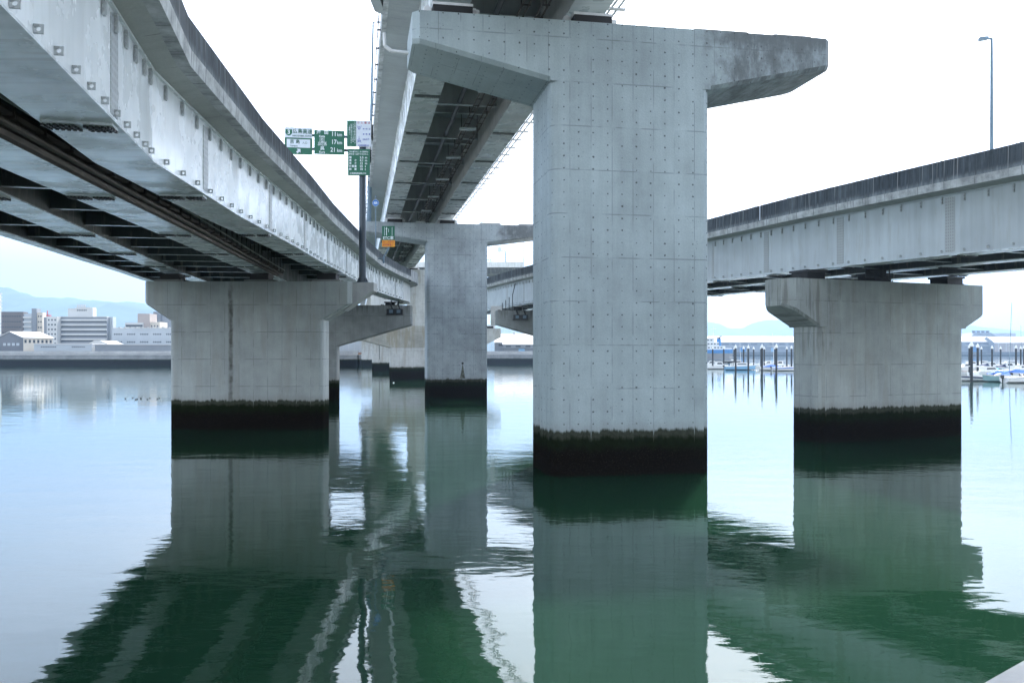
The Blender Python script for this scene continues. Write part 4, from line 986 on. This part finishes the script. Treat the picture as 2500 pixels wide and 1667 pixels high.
# 6 long low building with small square windows
t, W, H = bld('low_building', 'long low pale blue building with two rows of tiny square windows behind the seawall', 83, 224, 840.5, 385, 12, M['bpale'], group=G)
windows(t, -W / 2 + 3, -W / 2 + 10, H - 1.5, H - .8, 9, 1, .5, .5); windows(t, W / 2 - 9, W / 2 - 3, H - 1.5, H - .8, 7, 1, .5, .5)
MB().box(-W / 2 - .2, W / 2 + .2, -.2, 12.2, H, H + .35).build('roof', M['roofw'], t)
t, W, H = bld('low_building', 'long low grey-blue shed with a white roof edge, right end hidden by the left pier', 232, 440, 842, 383, 14, M['bmid'], group=G)
MB().box(-W / 2 - 1.2, W / 2 + .2, -.35, 14.2, H, H + .3).box(-W / 2 - 1.2, -W / 2, -.3, 3, H - 1.2, H).build('roof', M['roofw'], t)
# 7 barrel-gabled white hall
t = thing('hall', 'low white hall with a shallow pointed gable between the banded block and the factory', 'building', ((237 - 1250) / 2100 * 430, 430, 4), 0, G)
MB().prism([(-6.5, 0), (6.5, 0), (6.5, 3.7), (5.0, 5.6), (1.5, 7.0), (-1.5, 7.0), (-5.0, 5.2), (-6.5, 4.0)], 0, 18).build('wall', M['bwhite'], t)
MB().box(2.8, 3.3, -.1, 0, 3.4, 3.9).build('window', M['pane'], t)
# 8 factory with rows of windows
t, W, H = bld('factory', 'wide pale factory with rows of small dark windows and white roof edge', 273, 440, 802, 455, 22, M['bpale'], group=G)
for r_, (z0, z1) in enumerate(((H * .15, H * .2), (H * .44, H * .52), (H * .76, H * .80))):
    for s_ in range(5): 
        a = -W / 2 + 1 + s_ * 6.9; windows(t, a, a + 4.6, z0, z1, 5, 1, .55, .75)
MB().box(-W / 2 - .1, W / 2 + .1, -.25, 22, H, H + .35).build('roof_edge', M['bwhite'], t)
m = MB()
for k in range(12): m.box(-W / 2 + 2 + k * 2.9, -W / 2 + 3 + k * 2.9, 3, 5, H + .35, H + .9)
m.build('roof_vent', M['bmid'], t)
# 9 tan and grey blocks behind the factory
t, W, H = bld('office_block', 'pinkish tan block with a raised stair tower behind the factory', 336, 390, 786, 540, 12, M['bcream'], group=G)
MB().box(-W / 2 + .4, -W / 2 + 8, -1, 10, 0, H + 5.2).build('stair_tower', M['btan'], t)
MB().box(-W / 2 - 7, -W / 2 + 4.2, -2, 8, 0, H - .5).build('wing', M['bwhite'], t); MB().box(-W / 2 - 6.4, -W / 2 + 4, -2.3, -2.05, H - 3, H - 1.8).build('window_band', M['pane'], t)
windows(t, W / 2 - 6, W / 2 - .4, H - 7, H - 1, 3, 2, .8, .9)
t, W, H = bld('tower_block', 'blue-grey tower with a steel stair frame, half hidden by the left pier', 374, 432, 761, 600, 14, M['bmid'], group=G)
m = MB()
for k in range(7): m.box(-W / 2 + 2, -W / 2 + 6, -.9, -.7, 3 + k * 3.6, 3.2 + k * 3.6)
m.box(-W / 2 + 2, -W / 2 + 2.2, -.9, -.1, 0, H - 1).box(-W / 2 + 5.8, -W / 2 + 6, -.9, -.1, 0, H - 1); m.build('stair_frame', M['roofdark'], t)
# 10 red and white mast
t = thing('lattice_mast', 'red and white lattice mast rising between the two left blocks', 'mast', ((116 - 1250) / 2100 * 620, 620, 4))
m = MB(); H = 29
for k, s_ in enumerate(((-1, -1), (1, -1), (1, 1), (-1, 1))): m.tube((s_[0] * 2.6, s_[1] * 2.6, 0), (s_[0] * 1.0, s_[1] * 1.0, H - 4), .28, n=5)
m.build('leg', M['bwhite'], t)
for z, w_ in ((H - 6, 3.2), (H - 2, 2.2)):
    m = MB(); m.box(-w_, w_, -w_ * .6, w_ * .6, z, z + .5); m.box(-w_, w_, -w_ * .6, w_ * .6, z + 1.2, z + 1.4)
    for k in range(5): m.box(-w_ + k * w_ / 2, -w_ + k * w_ / 2 + .2, -w_ * .6, -w_ * .6 + .2, z, z + 1.3)
    m.build('platform', M['red'], t)
MB().tube((0, 0, H - 4), (0, 0, H + 2.2), .3, n=6).build('antenna', M['red'], t)
# 11 grey wall block under the bridges
t, W, H = bld('storage_hall', 'plain blue-grey hall wall seen low between the piers', 780, 905, 831, 352, 12, M['bpale'], group=G)
for k in range(9): MB().box(-W / 2 + 2.3 * k + .4, -W / 2 + 2.3 * k + .5, -.05, 0, 0, H).build('seam', M['bwhite'], t)
m = MB().box(-82, -56, 346.5, 347.2, 4.2, 5.0).build('fence', M['wood']); tag(m, 'low brown boarding on the seawall below the blue-grey hall', 'fence')
# 12 centre sheds in the gap
Yc = 420
t = shed('white-roofed shed with blue door in the gap left of the big pier', (1229 - 1250) / 2100 * Yc, Yc, 0, 16, 24, 5.0, 9.2, M['bmid'], M['roofdark'], M['roofw'], nwin=5)
MB().box(7.4, 10.4, -.3, 0, 0, 2.9).build('door', M['gelblue'], t); MB().box(-.4, 24, -1.6, 0, 3.4, 3.6).build('canopy', M['bpale'], t)
t = shed('second white-roofed shed with dark gable, behind and left of the blue-door shed', (1208 - 1250) / 2100 * 436, 438, 0, 18, 30, 6.2, 10.6, M['bmid'], M['bbrown'], M['roofw'], nwin=4)
MB().tube((10, 9, 10.5), (10, 9, 11.6), .7, n=8).build('roof_vent', M['bwhite'], t)
t = thing('steel_frame', 'pale steel frame and poles at the left end of the gap sheds', 'frame', ((1196 - 1250) / 2100 * 418, 418, 4))
m = MB()
for k in range(5): m.box(-1.6 + k * .9, -1.48 + k * .9, 0, .12, 0, 7 + (k % 2) * 1.5)
for k in range(4): m.box(-1.6, 2.1, 0, .1, 1.5 + k * 1.8, 1.6 + k * 1.8)
m.build('post', M['bpale'], t)
# 13 marina warehouses
def wh(label, u0, u1, veave, vridge, Y, depth, mw, mr, name='warehouse'):
    x0, x1 = (u0 - 1250) / 2100 * Y, (u1 - 1250) / 2100 * Y; z0 = 4
    He = CAMZ + (860 - veave) / 2100 * Y - z0; Hr = CAMZ + (860 - vridge) / 2100 * (Y + depth / 2) - z0
    t = shed(label, x0, Y, 0, depth, x1 - x0, He, Hr, mw, M['bmid'], mr, z0, nwin=0, name=name); return t, x1 - x0, He
t, Ln, He = wh('very long white-roofed warehouse with blue doors across the water, left of the right pier', 1640, 2150, 835, 821.5, 1370, 46, M['bmid'], M['roofw'])
for k in range(22): MB().box(6 + k * 15, 6 + k * 15 + (10 if k % 3 else 6), -.3, 0, He - 4.6, He - 2.0).build('window', M['roofdark'], t)
for a in (108, 158, 210, 262): MB().box(a, a + 10, -.5, 0, 0, 8.5).build('door', M['hullblue'] if a != 158 else M['gelblue'], t)
for a, b_ in ((85, 128), (152, 196), (222, 280)): MB().box(a, b_, -4, 0, He - 7.2, He - 6.5).build('canopy', M['roofw'], t)
t, Ln, He = wh('white-roofed warehouse with blue door right of the right pier', 2300, 2425, 834, 821.5, 1370, 46, M['bmid'], M['roofw'])
MB().box(45, 58, -.5, 0, 0, 10).build('door', M['hullblue'], t)
for k in range(4): MB().box(38 + k * 14, 47 + k * 14, -.3, 0, He - 4.4, He - 2).build('window', M['roofdark'], t)
MB().box(36, 88, -4, 0, He - 6.6, He - 5.9).build('canopy', M['bwhite'], t)
t, Ln, He = wh('nearer cream warehouse with white roof at the right edge of the view', 2428, 2640, 836.5, 822, 1352, 44, M['btan'], M['roofw'])
for k in range(6): MB().box(6 + k * 12, 6.6 + k * 12, -.3, 0, 0, He).build('seam', M['bwhite'], t)
t = thing('factory', 'grey hipped factory roof with four ventilators behind the marina warehouses', 'building', ((2402 - 1250) / 2100 * 1700, 1700, 4), 0, G)
MB().prism([(-28, 0), (28, 0), (28, 30), (14, 40), (-16, 40), (-28, 30)], 0, 60).build('roof', M['bmid'], t)
for k in range(4): MB().box(-17 + k * 9, -13.6 + k * 9, 5, 12, 40.02, 43.2).box(-17.8 + k * 9, -12.8 + k * 9, 4, 13, 43.2, 44).build('roof_vent', M['roofdark'], t)
t, W, H = bld('low_building', 'flat grey block low behind the ventilator roof at far right', 2440, 2480, 813, 1720, 30, M['bpale'], group=G)

# ================================================================ marina
PB = MB(); PB.tube((0, 0, -1), (0, 0, 6.1), .24, n=12); PBm = PB.mesh('shaft', M['black'])
CB = MB(); CB.tube((0, 0, 6.1), (0, 0, 6.35), .36, n=12); CB.tube((0, 0, 6.35), (0, 0, 7.1), .36, .02, n=12); CBm = CB.mesh('cone_cap', M['gel'])
def pile(u, Y, label, s=1.):
    t = thing('mooring_pile', label, 'mooring pile', ((u - 1250) / 2100 * Y, Y, 0), 0, 'mooring piles of the marina'); put('shaft', PBm, t); put('cone_cap', CBm, t)
LPL = 'black mooring pile with white cone cap among the marina piles left of the right pier'
for u, Y in ((1740, 262), (1767, 262), (1792.5, 290), (1796, 215), (1815.5, 262), (1827, 225), (1840, 285), (1858, 262), (1860.5, 200), (1866, 285), (1892, 262), (1895.5, 195), (1921, 270), (1932.5, 240)): pile(u, Y, LPL)
for u, Y, l in ((2372, 150, 'thickest black mooring pile with white cone cap right of the right pier'), (2367, 205, None), (2387, 185, None), (2396, 285, None), (2422, 240, None), (2443, 275, None), (2480.5, 225, None), (2492, 265, None), (2500, 235, None)):
    pile(u, Y, l or 'slimmer black mooring pile with white cone cap among boats at the right edge')

def boat(label, u, Y, L_, Bm, Hh, rz, kind='cabin', hull='gel', stripe=None, cover=None, motor=True, mast=0, name='motor_boat', group='boats moored in the marina'):
    t = thing(name, label, 'sailing boat' if name == 'sailing_boat' else 'boat', ((u - 1250) / 2100 * Y, Y, 0), rz, group)
    st = [0, .15, .35, .55, .72, .86, .95, 1.0]; rings = []
    for q in st:
        bb = Bm / 2 * (.92 + .08 * min(1, q / .3)) * max(.02, 1 - (max(0, q - .4) / .6) ** 2.3); sh = Hh * (1 + .38 * q * q); x = (q - .5) * L_ + (.12 * L_ * max(0, q - .8) / .2 * 0)
        k = -.18 + .5 * max(0, q - .8) / .2 * Hh
        rings.append([(x, -bb, sh), (x - .04 * L_ * (q > .8), -bb * .86, .22), (x - .08 * L_ * (q > .8), 0, k), (x - .04 * L_ * (q > .8), bb * .86, .22), (x, bb, sh)])
    m = MB(); m.slices(rings, None); m.build('hull', M[hull], t, smooth=False)
    m = MB(); m.slices([[(r[0][0], r[0][1] * 1.02, r[0][2] - .02), (r[0][0], r[0][1] * 1.04 - .02, r[0][2] + .07), (r[0][0], -r[0][1] * 1.04 + .02, r[0][2] + .07), (r[0][0], -r[0][1] * 1.02, r[0][2] - .02)] for r in rings], None); m.build('deck', M['gel'], t)
    if stripe:
        m = MB()
        for s_ in (0, 4):
            sg_ = -1 if s_ == 0 else 1
            m.slices([[(r[s_][0], r[s_][1] + sg_ * .01, r[s_][2] - .28), (r[s_][0], r[s_][1] + sg_ * .035, r[s_][2] - .28), (r[s_][0], r[s_][1] + sg_ * .035, r[s_][2] - .08), (r[s_][0], r[s_][1] + sg_ * .01, r[s_][2] - .08)] for r in rings[:-1]], None)
        m.build('hull_stripe', M[stripe], t)
    dz = Hh + .1
    if kind in ('cabin', 'cruiser'):
        c0, c1, ch = (-.12, .22, 1.15) if kind == 'cabin' else (-.18, .18, .95)
        cb = Bm * .36; m = MB()
        m.slices([[(c0 * L_, -cb, dz), (c0 * L_, cb, dz), (c0 * L_ + .15, cb * .9, dz + ch), (c0 * L_ + .15, -cb * .9, dz + ch)], [(c1 * L_ + .5, -cb * .85, dz + .1), (c1 * L_ + .5, cb * .85, dz + .1), (c1 * L_ - .35, cb * .75, dz + ch), (c1 * L_ - .35, -cb * .75, dz + ch)]], None)
        cab = m.build('cabin', M['gel'], t)
        m = MB()
        for s_ in (-1, 1): m.slices([[(c0 * L_ + .4, s_ * (cb * .95 + .02), dz + .42), (c0 * L_ + .5, s_ * (cb * .9 + .03), dz + ch - .18)], [(c1 * L_ - .05, s_ * (cb * .86 + .03), dz + .45), (c1 * L_ - .45, s_ * (cb * .80 + .03), dz + ch - .18)]], None, closed=False)
        m.build('window', M['pane'], cab)
        MB().box(c0 * L_ - .5, c1 * L_ - .2, -cb * 1.0, cb * 1.0, dz + ch, dz + ch + .07).build('roof', M['gel'], cab)
        m = MB()
        for s_ in (-1, 1):
            m.tube((c1 * L_ + .3, s_ * Bm * .38, dz + .6), (.47 * L_, s_ * .12, dz + .95), .02, n=5)
            for q in (.28, .36, .44): m.tube((q * L_, s_ * Bm * .33 * (1 - (q - .2) * 2), dz + .1), (q * L_, s_ * Bm * .33 * (1 - (q - .2) * 2), dz + .75), .018, n=5)
        m.build('bow_rail', M['white'], t)
    if kind == 'open':
        MB().box(-.08 * L_, .06 * L_, -.45, .45, dz, dz + .7).build('console', M['gel'], t)
        m = MB()
        for a in (-.12, .1):
            for s_ in (-1, 1): m.tube((a * L_, s_ * .75, dz - .1), (a * L_, s_ * .7, dz + 1.75), .025, n=5)
        m.build('canopy_frame', M['white'], t)
        MB().box(-.2 * L_, .2 * L_, -.85, .85, dz + 1.75, dz + 1.82).build('canopy', M['gel'], t)
    if kind == 'sport':
        m = MB(); m.slices([[(.02 * L_, -Bm * .34, dz + .55), (.02 * L_, Bm * .34, dz + .55)], [(.2 * L_, -Bm * .2, dz + .02), (.2 * L_, Bm * .2, dz + .02)]], None, closed=False); m.build('windscreen', M['pane'], t)
    if cover:
        m = MB(); m.slices([[(-.47 * L_, -Bm * .42, dz - .05), (-.47 * L_, 0, dz + .35), (-.47 * L_, Bm * .42, dz - .05)], [(-.1 * L_, -Bm * .46, dz), (-.1 * L_, 0, dz + .75), (-.1 * L_, Bm * .46, dz)], [(.25 * L_, -Bm * .34, dz + .05), (.25 * L_, 0, dz + .25), (.25 * L_, Bm * .34, dz + .05)]], None); m.build('canvas_cover', M[cover], t)
    if motor:
        m = MB(); x = -.5 * L_ - .28; m.box(x - .12, x + .22, -.17, .17, Hh * .9, Hh * .9 + .55); m.box(x - .02, x + .14, -.07, .07, -.2, Hh * .9); m.box(x - .25, x, -.13, .13, Hh * .9 + .1, Hh * .9 + .5)
        m.build('outboard_motor', M['black'], t)
    if mast:
        m = MB(); m.tube((.06 * L_, 0, Hh), (-.0 * L_, 0, mast), .075, .045, n=8); m.build('mast', M['white'] if mast < 12 else M['bluegrey'], t)
        m = MB(); m.tube((.06 * L_, 0, dz + .9), (-.42 * L_, 0, dz + 1.0), .06, n=6); m.box(-.02, .02, -.9, .9, mast * .72, mast * .72 + .05); m.build('boom', M['white'], t)
    return t
# front boats of the left group (stern towards the left)
boat('white cabin boat with flat white roof and black outboard, leftmost in the marina gap', 1752, 262, 6.6, 2.4, .9, R(4), 'cabin')
boat('white cruiser with pale blue hull bottom, second boat in the marina gap', 1808, 249, 9.4, 2.8, 1.0, R(3), 'cruiser', 'gelblue')
boat('low white open-bow boat with blue canvas and black outboard', 1876, 243, 7.4, 2.3, .8, R(176), 'sport', cover='canvas', motor=True)
boat('white speedboat with a broad blue stripe touching the left edge of the right pier', 1918, 236, 7.6, 2.4, .9, R(2), 'sport', stripe='canvas')
boat('small white cabin boat behind the blue canvas boat', 1877, 290, 5.6, 2.2, .9, R(185), 'cabin')
boat('boxy white cabin boat behind the striped speedboat', 1906, 280, 5.8, 2.2, 1.0, R(178), 'cabin', motor=False)
boat('small pale open boat with a canopy frame, back row of the marina gap', 1836, 300, 5.4, 2.0, .7, R(8), 'open')
boat('dark hulled fishing boat near the blue ship', 1789, 420, 9.0, 2.6, .9, R(5), 'open', 'black', motor=False, name='fishing_boat')
boat('white sailing boat whose pale mast rises above the warehouse roof', 1886, 268, 8.0, 2.5, .9, R(0), 'sport', motor=False, mast=11.0, name='sailing_boat')
boat('small sailing boat with a thin mast beside the blue ship', 1806, 330, 7.0, 2.2, .8, R(3), 'sport', motor=False, mast=10.6, name='sailing_boat')
boat('tiny white skiff low at the far left of the marina gap', 1738, 300, 5.0, 1.9, .8, R(170), 'cabin')
# right group
boat('white open boat with dark stripe and flat canopy, nearest right of the right pier', 2378, 153, 7.0, 2.3, .75, R(182), 'open', stripe='canvasnavy')
boat('teal white hulled boat with its bow pointing left, front row at the right edge', 2443, 149, 6.2, 2.3, .85, R(176), 'sport', 'gelteal')
boat('white boat with black outboard cut by the right edge of the view', 2492, 144, 6.2, 2.4, .85, R(8), 'sport')
boat('white cabin cruiser behind the teal boat', 2412, 180, 8.0, 2.7, 1.0, R(10), 'cruiser')
boat('sailing boat with bright blue sail cover and very tall mast at the right edge', 2470, 172, 8.2, 2.6, .9, R(175), 'sport', cover='canvas', motor=False, mast=15.0, name='sailing_boat')
boat('white boat with cyan canvas behind the blue sail cover', 2436, 192, 6.4, 2.4, .9, R(5), 'sport', cover='canvascyan', motor=False)
boat('white boat with a dark navy canvas hood', 2459, 232, 6.0, 2.3, 1.0, R(0), 'cabin', cover='canvasnavy', motor=False)
boat('sleek white cruiser in the far row under the cream warehouse', 2466, 292, 9.0, 2.8, 1.0, R(183), 'cruiser', motor=False)
boat('pale cabin boat in the far row left of the navy hooded boat', 2400, 296, 8.0, 2.6, 1.0, R(5), 'cruiser', motor=False)
boat('white cabin boat hard against the right pier, middle row', 2366, 215, 7.5, 2.5, 1.0, R(180), 'cabin', motor=False)
boat('white cabin boat hard against the right pier, far row', 2368, 270, 7.5, 2.5, 1.0, R(5), 'cabin', motor=False)
boat('white runabout with blue cover, in front of the cabin cruiser', 2428, 166, 5.6, 2.1, .7, R(174), 'sport', cover='canvas')
boat('white cruiser at the right edge, middle row', 2497, 200, 8.0, 2.6, 1.0, R(8), 'cruiser', motor=False)
boat('slim sailing boat with a thin mast right of the tall mast', 2492, 300, 8.0, 2.4, .9, R(0), 'sport', motor=False, mast=14.5, name='sailing_boat')
boat('sailing boat with a short dark mast in the far row', 2463, 330, 7.0, 2.3, .9, R(0), 'sport', motor=False, mast=10.5, name='sailing_boat')
boat('white boat with upturned navy cover behind the piles', 2417, 250, 6.4, 2.4, 1.0, R(4), 'cabin', cover='canvasnavy', motor=False)
# floating walkways
for i, (u0, u1, Y, l) in enumerate(((1731, 1960, 275, 'floating walkway behind the boats of the marina gap'), (2350, 2560, 210, 'floating walkway between the boat rows at the right edge'), (2350, 2560, 310, 'far floating walkway behind the last boat row'))):
    x0, x1 = (u0 - 1250) / 2100 * Y, (u1 - 1250) / 2100 * Y
    t = thing('pontoon', l, 'pontoon', (x0, Y, 0)); MB().box(0, x1 - x0, -1, 1, -.2, .45).build('float', M['cap_pale'], t); MB().box(-.05, x1 - x0 + .05, -1.1, 1.1, .45, .53).build('decking', M['wood'], t)
# blue ship
t = thing('ship', 'blue and white working ship moored behind the marina, mostly hidden by the big pier', 'ship', ((1745 - 1250) / 2100 * 610, 610, 0))
def sh_(o, x): return x
rg = [[(x, -bb, 7.0 + dzz), (x, -bb * .9, .2), (x, bb * .9, .2), (x, bb, 7.0 + dzz)] for x, bb, dzz in ((-60, .3, 4), (-50, 4, 2.5), (-36, 5.5, .6), (-15, 6, 0), (9, 5.6, 0), (11.5, 4.6, .3))]
MB().slices([[(p_[0], p_[1], min(p_[2], 4.4)) for p_ in r_] for r_ in rg], None).build('hull', M['bgrey'], t)
MB().slices([[(r_[0][0], r_[0][1] * 1.01, 4.42), (r_[0][0], r_[0][1] * 1.01, r_[0][2]), (r_[3][0], r_[3][1] * 1.01, r_[3][2]), (r_[3][0], r_[3][1] * 1.01, 4.42)] for r_ in rg], None).build('hull_band', M['hullblue'], t)
for x0, x1, z0, z1 in ((-22, 6.5, 7.02, 9.6), (-20, 2.0, 9.62, 12.3), (-18, -1.2, 12.32, 15.2)):
    c = MB().box(x0, x1, -4.6 + z0 * .05, 4.6, z0, z1 - .02).build('superstructure', M['gel'], t)
    for k in range(int((x1 - x0) / 2.2)): MB().box(x0 + .8 + k * 2.2, x0 + 2.1 + k * 2.2, -4.75 + z0 * .05, -4.62 + z0 * .05, z0 + 1.0, z0 + 1.8).build('window', M['pane'], c)
f = MB().tube((2.9, 0, 9.6), (2.9, 0, 14.6), 1.7, 1.5, n=12).build('funnel', M['hullblue'], t); MB().tube((2.9, 0, 14.62), (2.9, 0, 15.6), 1.3, n=12).tube((3.0, -.5, 15.6), (4.6, -.5, 16.6), .35).build('exhaust', M['black'], f)
MB().tube((-1.0, 0, 15.2), (-1.0, 0, 22.8), .18, n=6).box(-2.6, .9, -.1, .1, 21.6, 21.8).box(-2, .2, -.1, .1, 18, 18.2).build('mast', M['white'], t)
MB().box(6.5, 11, -4, 4, 7.35, 7.5).box(6.5, 11, -4.1, -4.0, 7.35, 8.2).build('deck_rail', M['gel'], t)
# ================================================================ ducks and a float
for i, (u, v, s_) in enumerate(((306, 973.5, 1), (324, 972, .9), (331, 976, 1.1), (335, 974.5, 1), (344, 973, 1.1), (360, 975, 1), (366, 972, .9), (384, 974, 1), (389, 972, .9))):
    s_ *= .45; Y = 2100 * CAMZ / (v - 860); m = MB()
    m.slices([[(x * s_, r_ * math.cos(a) * .8 * s_, (.10 + r_ * math.sin(a) * .8) * s_ + dz) for a in [2 * math.pi * k / 8 for k in range(8)]] for x, r_, dz in ((-.30, .02, .14), (-.22, .07, .07), (-.08, .13, .03), (.08, .13, .02), (.20, .08, .05), (.25, .045, .16), (.26, .05, .22), (.31, .055, .26), (.36, .03, .25), (.43, .012, .235))], None)
    o = m.build('duck', M['black'], smooth=True, loc=((u - 1250) / 2100 * Y, Y, -.02)); o.rotation_euler = (0, 0, (0, .3, math.pi, .1, -.2, math.pi, .2, 0, .4)[i])
    tag(o, 'one of the small dark ducks swimming in a loose row left of the left pier', 'duck', 'ducks on the water')
Y = 2100 * CAMZ / (934.5 - 860)
o = MB().tube((0, 0, -.1), (0, 0, .12), .15, .10, n=12).build('buoy', M['gel'], loc=((961 - 1250) / 2100 * Y, Y, 0)); tag(o, 'tiny white float on the water between the second and third piers', 'buoy')
# ================================================================ haze
hb = MB().box(-14500, 14500, -250, 14500, -3, 1500)
b = NB('hazy_air'); vp = b.n('ShaderNodeVolumePrincipled'); vp.inputs['Color'].default_value = (.36, .56, .86, 1); vp.inputs['Density'].default_value = .00018; vp.inputs['Anisotropy'].default_value = .25
b.t.links.new(vp.outputs[0], b.out.inputs['Volume'])
hz = hb.build('haze', b.m); tag(hz, kind='stuff')
